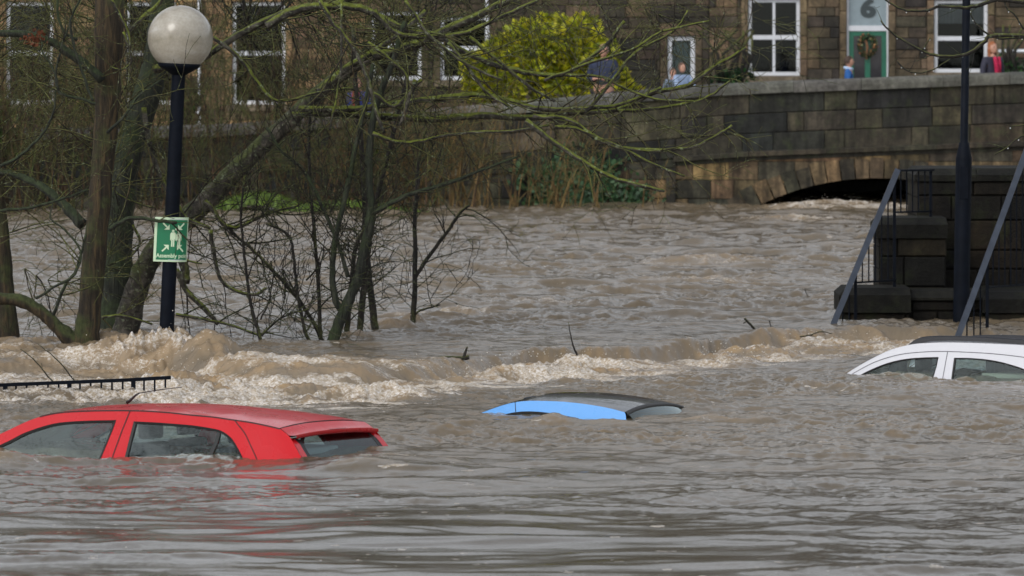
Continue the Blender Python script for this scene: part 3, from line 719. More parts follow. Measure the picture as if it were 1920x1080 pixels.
# ------------------------------------------------------------------ TREES
def smooth_path(pts, n=4):
    P_ = [Vector(p) for p in pts]; P_ = [P_[0]*2-P_[1]]+P_+[P_[-1]*2-P_[-2]]; out = []
    for i in range(1, len(P_)-2):
        for k in range(n):
            t = k/n; a, b, c, d = P_[i-1:i+3]
            out.append(.5*((2*b)+(c-a)*t+(2*a-5*b+4*c-d)*t*t+(3*b-a-3*c+d)*t*t*t))
    out.append(P_[-2]); return out
def limb(mb, tr, Y, w0, w1, rng, dy=0.0, sides=8, n=4, wob=.004, ws=None):
    """trace of (px,py) laid out at depth Y (+dy along it); widths in photo px"""
    m_ = len(tr); pts = [at(a, b, Y+dy*i/(m_-1)) for i, (a, b) in enumerate(tr)]
    pts = smooth_path(pts, n); k = len(pts); s_ = F/Y
    if ws: rad = list(np.interp(np.linspace(0, 1, k), np.linspace(0, 1, len(ws)), ws)/2/s_)
    else: rad = [(w0+(w1-w0)*i/(k-1))/2/s_ for i in range(k)]
    pts = [p+Vector((rng.uniform(-wob, wob), rng.uniform(-wob, wob), rng.uniform(-wob, wob)))*1.0 for p in pts]
    rad = [max(.002, r_*rng.uniform(.93, 1.08)) for r_ in rad]
    mb.tube(pts, rad, sides); return pts, rad
def grow(mb, p, d, L, r, lvl, rng, up=0.0, wig=.28, dens=4.0, rmin=.0034, spread=(25, 65), yflat=.6):
    seg = max(.035, L/9); n = max(3, int(L/seg)); pts = [Vector(p)]; rad = [r]; d = Vector(d).normalized(); bend = Vector((rng.gauss(0, 1), rng.gauss(0, .5), rng.gauss(0, 1)))*wig*.35
    for i in range(n):
        d = d+bend*(.5)+Vector((rng.gauss(0, wig), rng.gauss(0, wig)*yflat, rng.gauss(0, wig)+up))*.5; d.normalize()
        pts.append(pts[-1]+d*L/n); rad.append(max(rmin*.8, r*(1-.7*(i+1)/n)))
    mb.tube(pts, rad, 3 if r < .006 else (4 if r < .012 else 5), cap=False)
    if lvl > 0:
        k = int(L*dens*rng.uniform(.7, 1.3)+.5)
        for _ in range(k):
            i = rng.randint(1, n-1); dd = (pts[min(i+1, n)]-pts[i-1]).normalized()
            ax = dd.cross(Vector((rng.gauss(0, .4), rng.gauss(0, 1)+.001, rng.gauss(0, .4))))
            if ax.length < 1e-4: continue
            ang = math.radians(rng.uniform(*spread))*rng.choice((-1, 1)); axis = dd.cross(ax).normalized() if rng.random() < .8 else ax.normalized()
            nd = Matrix.Rotation(ang, 3, axis) @ dd
            grow(mb, pts[i], nd, L*rng.uniform(.35, .7), max(rmin, rad[i]*.65), lvl-1, rng, up, wig, dens*1.15, rmin, spread, yflat)
def sprout(mb, pts, rad, per_m, L, r, lvl, rng, up=0.0, wig=.25, dens=3.6, t0=.1, bias=None, rmin=.0034):
    tot = sum((pts[i+1]-pts[i]).length for i in range(len(pts)-1)); k = int(tot*per_m)
    for _ in range(k):
        i = rng.randint(int(len(pts)*t0), len(pts)-2); dd = (pts[i+1]-pts[i]).normalized()
        a = rng.uniform(0, 2*math.pi); b = dd.orthogonal().normalized(); c = dd.cross(b); out = b*math.cos(a)+c*math.sin(a); out.y *= .6
        nd = dd*rng.uniform(.2, 1.0)+out*rng.uniform(.5, 1.0)
        if bias is not None: nd += Vector(bias)
        grow(mb, pts[i], nd, rng.uniform(*L), min(r*rng.uniform(.7, 1.3), rad[i]*.7), lvl, rng, up, wig, dens, rmin)

def limbs_of(traces, mat, par, org, default_sprout):
    for T_ in traces:
        if T_[1] >= 5 and T_[0][-1][0] > 700: T_ = (T_[0], T_[1]*1.2, T_[2]*1.25, T_[3]-.5, T_[4])
        lm_ = MB(); p_, r_ = limb(lm_, T_[0], T_[3], T_[1], T_[2], TR, dy=T_[4], sides=8, wob=.006); default_sprout(T_, p_, r_); bt(lm_, 'limb', mat, par, org)
def tree_root(name, label, cat, px, py, Y, group=None):
    p = at(px, py, Y); p.z = -.3; return empty(name, p, 0, label, cat, group), p
def bt(mb, name, mat, par, org, smooth=True):
    mb.v = [(v[0]-org.x, v[1]-org.y, v[2]-org.z) for v in mb.v]; return mb.build(name, mat, par, smooth)
TR = random.Random(21)

# A: brown-barked trunk near the left
rA, oA = tree_root('riverbank_tree', 'thick brown ridged trunk standing in foam left of the globe lamp', 'tree', 162, 655, 57.5)
tk = MB()
limb(tk, [(165, 720), (162, 640), (170, 560), (180, 450), (190, 340), (200, 220), (203, 120), (205, 0), (205, -120), (200, -300)], 57.2, 0, 0, TR, sides=18, n=4, ws=[50, 48, 44, 42, 42, 46, 50, 56, 54, 46])
limb(tk, [(160, 690), (145, 650), (110, 615), (80, 588), (45, 566), (0, 560), (-60, 565), (-140, 540)], 57.2, 34, 20, TR, sides=12, ws=[36, 34, 26, 24, 24, 22, 18, 14])
bt(tk, 'trunk', M['bark_brown'], rA, oA)
lm = MB(); cr = MB()
sets = [([(192, 150), (165, 125), (130, 100), (100, 80), (60, 66), (0, 62), (-60, 60)], 18, 12, 57.0, 0),
        ([(205, 430), (225, 418), (250, 408), (288, 413), (330, 418)], 9, 6, 56.9, -.2),
        ([(155, 420), (130, 395), (95, 362), (60, 340), (20, 325), (-40, 318)], 22, 10, 57.6, .5),
        ([(175, 190), (165, 165), (140, 90), (132, 40), (150, 0), (160, -30)], 5, 4, 56.5, 0), ([(145, 75), (120, 60), (108, 20), (110, -30)], 6, 4, 56.6, 0),
        ([(110, 170), (100, 130), (80, 100), (78, 80)], 4, 3, 56.4, 0), ([(180, 195), (150, 185), (120, 178), (105, 160), (108, 120), (118, 80), (130, 50)], 6, 3, 56.5, 0),
        ([(0, 395), (60, 388), (120, 372), (165, 356)], 6, 4, 56.6, 0), ([(0, 312), (40, 290), (80, 250), (100, 210), (105, 170)], 7, 3, 56.7, 0),
        ([(100, 590), (120, 540), (145, 500), (160, 440)], 7, 4, 56.8, 0), ([(200, 250), (235, 215), (260, 180), (300, 150)], 6, 3, 56.7, 0),
        ([(66, 560), (100, 540), (140, 515), (150, 470), (120, 430), (95, 410), (100, 380)], 5, 3, 56.6, 0)]
limbs_of(sets, M['bark_green'], rA, oA, lambda T_, p_, r_: sprout(cr, p_, r_, 6, (.25, .9), .007, 2, TR, up=.0, wig=.2))
p_, r_ = [at(200, y_, 57) for y_ in range(400, -100, -25)], [.08]*20; p_ = [at(200, 400-25*i, 58.6) for i in range(20)]
sprout(cr, p_, r_, 13, (.5, 1.6), .009, 2, TR, up=.02, wig=.17, bias=(-.5, 0, 0)); sprout(cr, p_[:14], r_[:14], 8, (.4, 1.1), .007, 2, TR, up=.02, wig=.18, bias=(.6, 0, 0))
bt(cr, 'crown', M['twig'], rA, oA)
m = MB(); rg = random.Random(6)
leaf_cloud(m, [(at(62+rg.uniform(-14, 25), 62+rg.uniform(-8, 22), 56.8), .05) for _ in range(9)], 9, .04, rg, [(1, 1, 1)]); bt(m, 'dead_leaves', M['deadleaf'], rA, oA, False)

# B: green trunk behind
rB, oB = tree_root('riverbank_tree', 'dark green mossy trunk just behind the brown ridged one', 'tree', 215, 620, 60.5)
tk = MB()
limb(tk, [(218, 680), (216, 600), (220, 500), (226, 400), (238, 300), (262, 220), (286, 140), (300, 60), (306, -60), (300, -260)], 60.2, 0, 0, TR, sides=18, ws=[70, 62, 56, 52, 50, 52, 50, 46, 44, 36])
bt(tk, 'trunk', M['bark_green'], rB, oB)
lm = MB(); cr = MB()
limbs_of([([(290, 130), (340, 120), (385, 105), (440, 70), (500, 38), (560, 14), (620, 10), (680, -10)], 16, 10, 59.5, -1), ([(240, 65), (270, 30), (300, 5), (320, -30)], 10, 7, 59.6, 0),
                             ([(225, 240), (200, 200), (150, 190)], 8, 4, 60, 0), ([(270, 200), (280, 270), (305, 340), (330, 380), (350, 410), (395, 428)], 10, 7, 58.9, 0),
                             ([(250, 300), (215, 350), (240, 375), (290, 390)], 5, 3, 59.2, 0), ([(232, 60), (242, 90), (245, 120), (225, 130), (205, 125)], 5, 3, 56.9, 0),
                             ([(210, 0), (225, 30), (240, 60), (244, 90)], 6, 4, 56.9, 0), ([(248, 420), (262, 450), (246, 480), (200, 500)], 6, 3, 59.3, 0), ([(190, 595), (230, 592), (285, 608)], 6, 4, 58.5, 0)], M['bark_grey'], rB, oB, lambda T_, p_, r_: sprout(cr, p_, r_, 6, (.3, 1.0), .007, 2, TR, up=.0, wig=.2))
bt(cr, 'crown', M['twig'], rB, oB)

# C: long leaning tree
rC, oC = tree_root('leaning_tree', 'grey leaning tree by the globe lamp with long mossy boughs reaching right', 'tree', 240, 615, 60.0)
tk = MB()
limb(tk, [(215, 690), (238, 610), (255, 545), (285, 480), (335, 425), (385, 378), (440, 322), (500, 265), (548, 222), (595, 175), (650, 135), (700, 105)], 59.8, 0, 0, TR, sides=16, ws=[58, 50, 44, 42, 40, 40, 36, 33, 30, 27, 22, 20])
bt(tk, 'trunk', M['bark_lean'], rC, oC)
lm = MB(); cr = MB(); crd = MB()
TW = [([(700, 105), (760, 90), (850, 50), (930, 12), (1000, -30)], 18, 9, 59.6, 0), ([(548, 216), (620, 211), (700, 218), (800, 223), (900, 217), (1000, 221), (1060, 213), (1160, 205), (1230, 172), (1290, 160), (1340, 125), (1400, 90)], 13, 5, 59.3, -.6),
      ([(560, 204), (650, 205), (740, 195), (840, 182), (900, 178), (960, 190), (1020, 204), (1100, 203), (1170, 194), (1240, 165)], 11, 5, 59.1, -.5),
      ([(1030, 220), (1080, 235), (1120, 258), (1160, 276), (1230, 281), (1300, 275), (1345, 253), (1372, 236)], 7, 4, 58.6, 0), ([(1040, 238), (1080, 241), (1130, 262), (1180, 280), (1250, 284)], 6, 4, 58.5, 0),
      ([(1000, 218), (1070, 225), (1120, 262), (1180, 285), (1240, 315), (1285, 330)], 7, 3, 58.5, 0), ([(985, 225), (1040, 268), (1090, 300), (1130, 325), (1190, 345), (1247, 358)], 9, 5, 58.3, 0),
      ([(1160, 208), (1220, 205), (1290, 193), (1330, 180), (1370, 150)], 6, 3, 58.8, 0),
      ([(500, 50), (540, 25), (590, 12), (660, 12), (710, 30), (760, 55), (820, 68), (870, 97), (930, 122), (1000, 138), (1050, 140), (1090, 120), (1140, 80), (1170, 40)], 13, 5, 59.0, 0),
      ([(700, 18), (720, 42), (745, 62), (790, 68), (860, 64), (910, 45), (960, 22), (1010, 0)], 9, 5, 58.6, 0), ([(400, 70), (450, 110), (480, 150), (510, 185), (545, 188), (600, 172), (660, 165)], 8, 4, 58.5, 0),
      ([(600, 0), (622, 40), (640, 60), (668, 100), (690, 150), (705, 210), (720, 250)], 7, 5, 58.3, 0), ([(640, 0), (640, 60), (638, 140), (625, 210), (618, 245)], 5, 4, 58.3, 0),
      ([(690, 80), (730, 110), (760, 140), (765, 165)], 6, 5, 58.3, 0), ([(598, 172), (622, 150), (660, 122), (700, 98), (745, 66), (800, 20)], 13, 8, 59.6, 0), ([(700, 250), (740, 265), (780, 266), (860, 250), (960, 245), (1030, 235)], 7, 3, 58.7, 0),
      ([(385, 375), (420, 420), (450, 425), (500, 400), (560, 385)], 9, 5, 58.8, 0), ([(330, 505), (350, 545), (385, 580), (410, 608)], 12, 8, 58.9, 0), ([(330, 430), (345, 500), (350, 530)], 20, 14, 59.2, 0),
      ([(395, 430), (400, 470), (412, 520), (440, 545), (480, 552), (500, 540)], 8, 5, 58.6, 0), ([(330, 590), (380, 598), (440, 612), (490, 630)], 6, 4, 58.6, 0), ([(300, 455), (330, 480), (380, 495)], 5, 3, 58.5, 0),
      ([(700, 175), (740, 200), (770, 170), (790, 150)], 7, 6, 58.6, 0), ([(780, 150), (765, 190), (750, 235)], 8, 5, 58.4, 0), ([(840, 80), (880, 130), (910, 170), (960, 205)], 6, 4, 58.5, 0),
      ([(880, 70), (930, 110), (990, 160), (1040, 190)], 6, 4, 58.7, 0), ([(1100, 210), (1150, 150), (1190, 100), (1260, 60), (1290, 20)], 6, 3, 58.6, 0), ([(1060, 140), (1130, 145), (1160, 160), (1230, 185), (1300, 190)], 5, 3, 58.6, 0),
      ([(760, 0), (800, 60), (860, 110), (940, 150)], 6, 4, 58.4, 0), ([(1020, 150), (1100, 120), (1180, 95), (1240, 60), (1330, 40)], 5, 3, 58.4, 0)]
limbs_of(TW, M['bark_grey'], rC, oC, lambda T_, p_, r_: sprout(crd if T_[0][0][1] > 370 else cr, p_, r_, 5 if T_[0][0][0] < 850 else 3.2, (.25, 1.0), .008, 2, TR, up=.0, wig=.2))
p_ = [at(x_, 60+40*math.sin(x_*.02), 61.5) for x_ in range(420, 860, 22)]
q_ = [at(x_, 40+30*math.sin(x_*.02), 59) for x_ in range(860, 1360, 25)]; sprout(cr, q_, [.03]*len(q_), 5, (.4, 1.3), .006, 2, TR, up=-.03, wig=.24); sprout(crd, q_, [.03]*len(q_), 3, (.4, 1.3), .006, 2, TR, up=-.03, wig=.24)
sprout(cr, p_, [.03]*len(p_), 9, (.5, 1.7), .010, 2, TR, up=.0, wig=.17); sprout(crd, p_, [.03]*len(p_), 10, (.5, 1.7), .010, 2, TR, up=.0, wig=.17)
q_ = [at(x_, -60, 58.6) for x_ in range(900, 1400, 25)]; sprout(cr, q_, [.03]*len(q_), 4, (.5, 1.3), .006, 2, TR, up=-.08, wig=.24, bias=(0, 0, -.9))
p_ = [at(x_, -60, 61.5) for x_ in range(-20, 880, 25)]
sprout(cr, p_, [.03]*len(p_), 9, (.6, 1.6), .008, 2, TR, up=-.06, wig=.18, bias=(0, 0, -.9)); sprout(crd, p_, [.03]*len(p_), 8, (.6, 1.6), .009, 2, TR, up=-.06, wig=.18, bias=(0, 0, -.9))
p_ = [at(x_, 470+60*math.sin(x_*.013), 58.9) for x_ in range(-20, 640, 22)]
sprout(crd, p_, [.02]*len(p_), 8, (.3, 1.2), .008, 2, TR, up=-.02, wig=.22, rmin=.004); sprout(cr, p_[:16], [.02]*16, 9, (.3, 1.1), .006, 2, TR, up=-.02, wig=.26)
bt(cr, 'crown', M['twig'], rC, oC); bt(crd, 'drooping_twigs', M['twig_dark'], rC, oC)

# D: far-left trunk
rD, oD_ = tree_root('riverbank_tree', 'dark trunk at the left edge of the photo rising from the flood', 'tree', 8, 640, 58.3)
tk = MB(); limb(tk, [(0, 720), (6, 640), (4, 560), (0, 480), (-6, 400), (-14, 300), (-30, 150), (-30, 0), (-40, -200)], 58.3, 0, 0, TR, sides=14, ws=[72, 60, 52, 42, 36, 36, 36, 34, 28]); bt(tk, 'trunk', M['bark_brown'], rD, oD_)
cr = MB(); p_ = [at(-20, y_, 58.3) for y_ in range(500, -50, -25)]
sprout(cr, p_, [.06]*len(p_), 13, (.5, 1.4), .008, 2, TR, up=.0, wig=.18, bias=(.8, 0, 0)); bt(cr, 'crown', M['twig'], rD, oD_)

# trees on the near left bank, outside the frame, which the car windows mirror
for (X_, Y_, hh, sd, lab) in ((-13.5, 36.5, 7.5, 41, 'bare tree on the near bank, outside the picture on the left'), (-10.5, 46.5, 7.0, 43, 'second bare tree on the near bank, outside the picture on the left')):
    rg = random.Random(sd); e_ = empty('riverbank_tree', (X_, Y_, -.5), 0, lab, 'tree'); t_ = MB(); c_ = MB(); pt = [Vector((0.1*math.sin(i), 0.1*math.cos(i*1.3), hh*.85*i/8)) for i in range(9)]; rd = [.16-.015*i for i in range(9)]
    t_.tube(pt, rd, 10); t_.build('trunk', M['bark_brown'], e_, True); sprout(c_, pt, rd, 5.5, (1.8, 3.2), .05, 3, rg, up=.04, wig=.2, dens=1.6, t0=.25, rmin=.008); c_.build('crown', M['bark_dark'], e_, True)
# E: cluster of thin many-stemmed saplings, each stem clump a thing
def sapling(label, traces, px, py, Y, mat='bark_dark', per=5, L=(.25, .85), tw='twig_dark', group='dark saplings standing in the flood'):
    r_, o_ = tree_root('sapling', label, 'sapling', px, py, Y, group); t_ = MB(); c_ = MB()
    for (tr_, w0, w1) in traces:
        p, r = limb(t_, tr_, Y-.6, w0*1.2, w1*1.25, TR, sides=7, wob=.005); sprout(c_, p, r, per*1.8, L, .0065, 2, TR, up=.0, wig=.27, t0=.2, rmin=.004)
    bt(t_, 'trunk', M[mat], r_, o_); bt(c_, 'crown', M[tw], r_, o_)
sapling('tallest forked sapling with the thickest curved base in the middle of the clump', [([(612, 670), (625, 635), (640, 595), (655, 560), (672, 520), (682, 470), (690, 430), (694, 370), (692, 300), (705, 200), (735, 120), (760, 40)], 20, 8),
        ([(645, 590), (630, 565), (623, 510), (628, 450), (645, 380), (662, 300), (680, 220), (700, 120)], 11, 6), ([(700, 400), (760, 368), (850, 340), (900, 320), (972, 293)], 9, 3), ([(652, 520), (640, 475), (605, 390), (570, 320), (530, 285), (500, 240)], 7, 4)], 620, 640, 58.9, 'bark_green')
sapling('straight dark sapling right behind the forked one, running up to the top boughs', [([(675, 640), (676, 600), (682, 540), (690, 470), (705, 380), (725, 300), (748, 210), (770, 120), (790, 60)], 11, 5)], 675, 612, 60.4)
sapling('dark sapling leaning left at its top between two taller stems', [([(704, 640), (702, 605), (694, 540), (688, 470), (684, 400), (680, 300), (668, 170), (662, 50)], 13, 6)], 702, 605, 60.9)
sapling('short dark stem at the foot of the forked sapling', [([(650, 650), (651, 615), (655, 570), (660, 520), (668, 460), (690, 420)], 10, 6)], 650, 615, 60.0)
sapling('lone dark sapling with a side branch rising right, rightmost of the clump', [([(774, 640), (775, 598), (778, 520), (778, 430), (780, 370), (785, 300), (800, 240)], 10, 4), ([(778, 522), (800, 485), (835, 440), (862, 400), (880, 385)], 7, 4), ([(775, 590), (795, 580), (825, 572)], 4, 2)], 775, 598, 62.2)
sapling('thin dark whip standing left of the forked sapling', [([(603, 650), (600, 610), (597, 540), (590, 440), (582, 350), (580, 260), (583, 180)], 7, 4)], 600, 625, 59.2, per=4)
sapling('thin slanting stem leaning left into the tangle', [([(604, 640), (585, 600), (550, 550), (505, 500), (470, 465), (440, 440), (425, 425)], 7, 4)], 595, 625, 59.4, per=5)
sapling('bent dark twiggy shoot with a hooked foot left of the thin whip', [([(590, 650), (575, 630), (565, 590), (555, 530), (550, 480), (540, 440), (500, 420)], 6, 4)], 580, 628, 59.0, per=5)
sapling('low fan of thin black twigs halfway between the lamp post and the saplings', [([(492, 650), (486, 628), (470, 570), (462, 510), (455, 450), (452, 400), (458, 330)], 6, 3), ([(490, 630), (520, 600), (550, 585)], 4, 2), ([(490, 628), (530, 595), (580, 580)], 3, 2), ([(488, 600), (505, 560), (515, 500)], 3, 2)], 486, 630, 58.7, per=6)

# F: overhanging branch at the top right (its tree stands outside the picture)
rF, oF = tree_root('overhanging_tree', 'bare tree reaching thin dripping twigs across the black lamp post at the top right', 'tree', 2230, 640, 50.0)
tk = MB(); limb(tk, [(2240, 760), (2230, 640), (2215, 400), (2190, 200), (2150, 60), (2120, -60), (2100, -200)], 50, 60, 26, TR, sides=12); bt(tk, 'trunk', M['bark_brown'], rF, oF)
lm = MB(); cr = MB(); drops = MB()
for (tr_, w0, w1, pm) in [([(2130, -20), (2020, 0), (1920, 4), (1870, 0), (1830, 12), (1800, 14), (1765, 12), (1735, 20), (1700, 20), (1672, 8), (1655, -6)], 10, 3, 3.5), ([(2160, 90), (2050, 80), (1920, 68), (1860, 67), (1845, 80), (1820, 98), (1790, 106), (1750, 103), (1728, 95), (1690, 74), (1665, 55), (1651, 38)], 10, 3, 3.0),
                          ([(1920, 55), (1905, 30), (1888, 15), (1880, -8)], 4, 3, 4), ([(1857, 67), (1835, 50), (1822, 32), (1820, 20)], 4, 2, 4), ([(1730, 95), (1738, 80), (1745, 70)], 3, 2, 2), ([(1682, 115), (1700, 132), (1722, 137), (1750, 130), (1780, 112)], 3, 2, 3),
                          ([(1960, 240), (1925, 252), (1905, 262), (1890, 275), (1865, 290)], 4, 2, 4), ([(2000, 205), (1950, 215), (1925, 232), (1895, 238)], 4, 2, 3), ([(1865, 67), (1880, 72), (1930, 70)], 6, 5, 2)]:
    lm = MB(); p_, r_ = limb(lm, tr_, 50, w0, w1, TR, sides=7, wob=.004); sprout(cr, p_, r_, pm, (.08, .3), .004, 1, TR, up=-.02, wig=.25, rmin=.002)
    bt(lm, 'limb', M['bark_dark'], rF, oF)
    for q in p_[2::5]:
        c = q+Vector((0, 0, -.012)); drops.add([c+Vector(v)*.006 for v in ((1, 0, 0), (-1, 0, 0), (0, 1, 0), (0, -1, 0), (0, 0, 1), (0, 0, -1.4))], [(0, 2, 4), (2, 1, 4), (1, 3, 4), (3, 0, 4), (2, 0, 5), (1, 2, 5), (3, 1, 5), (0, 3, 5)])
bt(cr, 'crown', M['twig_dark'], rF, oF); d_ = bt(drops, 'water_drops', plain('water_drop', (.8, .85, .9), .05), rF, oF); d_['kind'] = 'stuff'

# riverside osiers in front of the wall, each clump a thing
def osier(label, px, Y, hgt, n, spread, mat, seed, lean=.0, tw=True):
    rg = random.Random(seed); p0 = at(px, 400, Y); p0.z = .0
    e = empty('riverside_bush', p0, 0, label, 'bush', 'bare bushes along the river wall'); m_ = MB(); c_ = MB()
    for i in range(n):
        b = Vector((rg.gauss(0, spread*.5), rg.gauss(0, .3), 0)); d = Vector((rg.gauss(lean, .28), rg.gauss(0, .15), 1)).normalized(); L = hgt*rg.uniform(.6, 1.1)
        pts = [b]; rad = [rg.uniform(.008, .016)]
        for k in range(9):
            d = (d+Vector((rg.gauss(0, .06), rg.gauss(0, .05), -.01*k))).normalized(); pts.append(pts[-1]+d*L/9); rad.append(rad[0]*(1-.08*k))
        m_.tube(pts, rad, 4, cap=False)
        if tw: sprout(c_, pts, rad, 2.2, (.2, .7), .007, 1, rg, up=.02, t0=.3, rmin=.005)
    m_.build('stems', M[mat], e, True)
    if tw: c_.build('crown', M[mat], e, True)
    return e
for i, (px, Y, h, n, sp, mt, lab) in enumerate([
        (905, 102.6, 2.0, 60, 2.0, 'osier', 'tan upright osier stems against the dark wall right of the saplings'), (800, 102.2, 2.3, 50, 1.6, 'osier', 'tan osier clump behind the lone dark sapling'),
        (700, 101.5, 2.6, 50, 1.6, 'osier_brown', 'brown bush seen between the sapling stems'), (590, 101.8, 2.4, 50, 1.6, 'osier_brown', 'brown bush above the bright grass mound'),
        (430, 102.2, 2.6, 45, 1.6, 'osier_brown', 'brown thicket behind the leaning grey trunk'), (300, 101.5, 3.0, 45, 1.5, 'osier_brown', 'brown thicket glimpsed behind the green trunk'),
        (110, 100.8, 3.3, 60, 1.6, 'osier_brown', 'dense brown thicket between the two left trunks'), (20, 101.5, 3.4, 60, 1.6, 'osier_brown', 'brown thicket at the left edge above the river'),
        (-120, 101.5, 3.4, 50, 1.6, 'osier_brown', 'brown thicket beyond the left edge trunk'), (1090, 103.4, 1.2, 24, 1.4, 'osier', 'low tan stems at the foot of the wall below the ivy')]):
    osier(lab, px, Y, h, n, sp, mt, 50+i)

for i, (px, h, n, sp, lab) in enumerate([(60, 2.6, 60, 1.8, 'brown twiggy hedge in front of the leftmost sash window'), (300, 2.5, 60, 1.6, 'brown twiggy hedge on the street behind the globe lamp post'),
        (500, 2.4, 60, 1.5, 'brown twiggy hedge in front of the sash window left of the rightmost fork'), (640, 2.3, 60, 1.4, 'rusty brown hedge on the street above the horizontal boughs')]):
    e_ = osier(lab, px, 111.5+i*.3, h, n, sp, 'osier_brown', 80+i); e_.location.z = 1.1; e_['group'] = 'bare hedges along the street'; e_.name = 'hedge'
def bush(name, label, cat, c, lobes, n, size, cols, mat, seed, stem=True, up=0.0):
    rg = random.Random(seed); e = empty(name, c, 0, label, cat); m_ = MB()
    for (dx, dy, dz, rx, ry, rz) in lobes:
        for i in range(int(n*rx*rz/.25)+8):
            d = Vector((rg.gauss(0, 1), rg.gauss(0, 1), rg.gauss(0, 1))).normalized(); k = rg.uniform(.75, 1.05)
            p = Vector((dx+d.x*rx*k, dy+d.y*ry*k, dz+d.z*rz*k))
            if p.z < 0: continue
            # a spray: a few leaf faces fanned out along the outward direction
            od = (d+Vector((0, 0, up))+Vector((rg.gauss(0, .3), rg.gauss(0, .3), rg.gauss(0, .3)))).normalized(); b = od.orthogonal().normalized(); b = Matrix.Rotation(rg.uniform(0, 6.28), 3, od) @ b
            col = rg.choice(cols)
            for q in range(3):
                s_ = size*rg.uniform(.6, 1.3); dd = (od+b*rg.uniform(-.7, .7)+od.cross(b)*rg.uniform(-.5, .5)).normalized(); w_ = dd.cross(od.cross(b)+dd*.1)
                if w_.length < 1e-3: continue
                w_ = w_.normalized()*s_*.28
                m_.add([p, p+dd*s_*.55+w_, p+dd*s_, p+dd*s_*.55-w_], [(0, 1, 2, 3)], col)
    m_.build('foliage', mat, e)
    if stem:
        s = MB()
        for k in range(5): s.tube([(rg.uniform(-.1, .1), rg.uniform(-.1, .1), -.1), (rg.uniform(-.3, .3), 0, .6), (rg.uniform(-.6, .6), 0, 1.1)], [.05, .04, .02], 6)
        s.build('stem', M['bark_dark'], e, True)
    return e
# golden conifer behind the parapet
BY = 110.5; BS = F/BY; cb = Vector(((1015-960)/BS, BY, H-(190-YH)/BS))
lob = []; rg = random.Random(9)
for (px, py, r) in ((915, 140, .5), (960, 110, .55), (1000, 85, .5), (1040, 70, .45), (1085, 80, .45), (1110, 110, .5), (1050, 120, .6), (985, 150, .55), (1060, 160, .55), (1125, 150, .5), (940, 165, .45), (1010, 60, .35), (1095, 55, .3), (905, 165, .35), (1150, 165, .35), (975, 75, .35), (1180, 185, .3), (890, 120, .22)):
    lob.append(((px-1015)/BS, rg.uniform(-.35, .15), (190-py)/BS, r, r*.9, r*.85))
bush('conifer_bush', 'large yellow-green conifer bush behind the bridge parapet beside the man in navy', 'bush', cb, lob, 420, .115, [(1, 1, 1), (.8, .9, .7), (1.1, 1.05, 1), (.55, .65, .5), (.9, .8, .8)], M['golden'], 10, up=.25)
# green shrubs, grass mound, ivy
def strip_blades(name, label, cat, kind, c, n, sx_, sy_, h, mat, seed, w=.02):
    rg = random.Random(seed); m_ = MB()
    for i in range(n):
        x = rg.gauss(0, sx_); y_ = rg.gauss(0, sy_); z0 = .22*math.exp(-(x/sx_/1.4)**2); a = rg.uniform(0, 6.28); L = h*rg.uniform(.5, 1.2); t = Vector((math.cos(a)*.5, math.sin(a)*.3, 1)).normalized()
        p = Vector((x, y_, z0-.1)); q = p+t*L*.6; r_ = q+(t+Vector((t.x*1.5, t.y, -.6))).normalized()*L*.4; s_ = Vector((w, 0, 0))
        k = rg.uniform(.6, 1.2); m_.add([p-s_, p+s_, q+s_*.7, q-s_*.7, r_], [(0, 1, 2, 3), (3, 2, 4)], (k, k, k*.8))
    o = m_.build(name, mat, None, False, c); tag(o, label, cat, None, kind); return o
g0 = at(485, 380, 101.0); g0.z = .17
o = strip_blades('grass', 'bright green grass on the mound at the far bank left of the saplings', 'grass', 'stuff', g0, 1300, .42, .35, .26, M['grass'], 3)
g1 = at(640, 385, 101.5); g1.z = .12; strip_blades('grass', 'thin grass fringe on the far bank behind the saplings', 'grass', 'stuff', g1, 350, .8, .3, .16, M['grass'], 4)
mb = MB(); vs = []
for j in range(9):
    for i in range(40):
        X = wx(-500)+(wx(980)-wx(-500))*i/39; t = j/8; Y = 100.6+4.3*t; z = -.1+.42*t*(.7+.3*math.sin(i*.8))*(1 if i < 34 else (39-i)/6)
        vs.append((X, Y, z))
mb.add(vs, [(j*40+i, j*40+i+1, (j+1)*40+i+1, (j+1)*40+i) for j in range(8) for i in range(39)])
o = mb.build('bank', plain('bank_soil', (.05, .042, .022), .95, var=.5, vs=3)); o['kind'] = 'structure'
def ivy(label, px0, px1, py0, py1, n, seed):
    rg = random.Random(seed); m_ = MB(); c0 = Vector((wx((px0+px1)/2), WY-.04, wz(py1)))
    st = []
    for k in range(9):
        x = wx(rg.uniform(px0, px1)); z = wz(py1); pts = [Vector((x, WY-.03, z))]
        while pts[-1].z < wz(py0+rg.uniform(0, 40)): pts.append(pts[-1]+Vector((rg.gauss(0, .06), 0, .1)))
        st.append(pts)
    sm = MB()
    for pts in st:
        sm.tube([p-c0 for p in pts], .01, 4)
        for i in range(n//9):
            p = rg.choice(pts)+Vector((rg.gauss(0, .16), -rg.uniform(.0, .08), rg.gauss(0, .08)))-c0; s_ = rg.uniform(.03, .07)
            a = Vector((rg.gauss(0, .5), -1, rg.gauss(0, .5))).normalized(); b = a.orthogonal().normalized(); b = Matrix.Rotation(rg.uniform(0, 6.28), 3, a) @ b; cc = a.cross(b)
            k = rg.uniform(.6, 1.5); m_.add([p-b*s_, p+cc*s_*.8, p+b*s_, p-cc*s_*.8], [(0, 1, 2, 3)], (k, k, k))
    e = empty('ivy', c0, 0, label, 'ivy'); m_.build('leaves', M['ivy'], e); sm.build('stems', M['bark_dark'], e)
ivy('dark green ivy patch climbing the river wall right of the tan stems', 990, 1130, 285, 392, 900, 1)
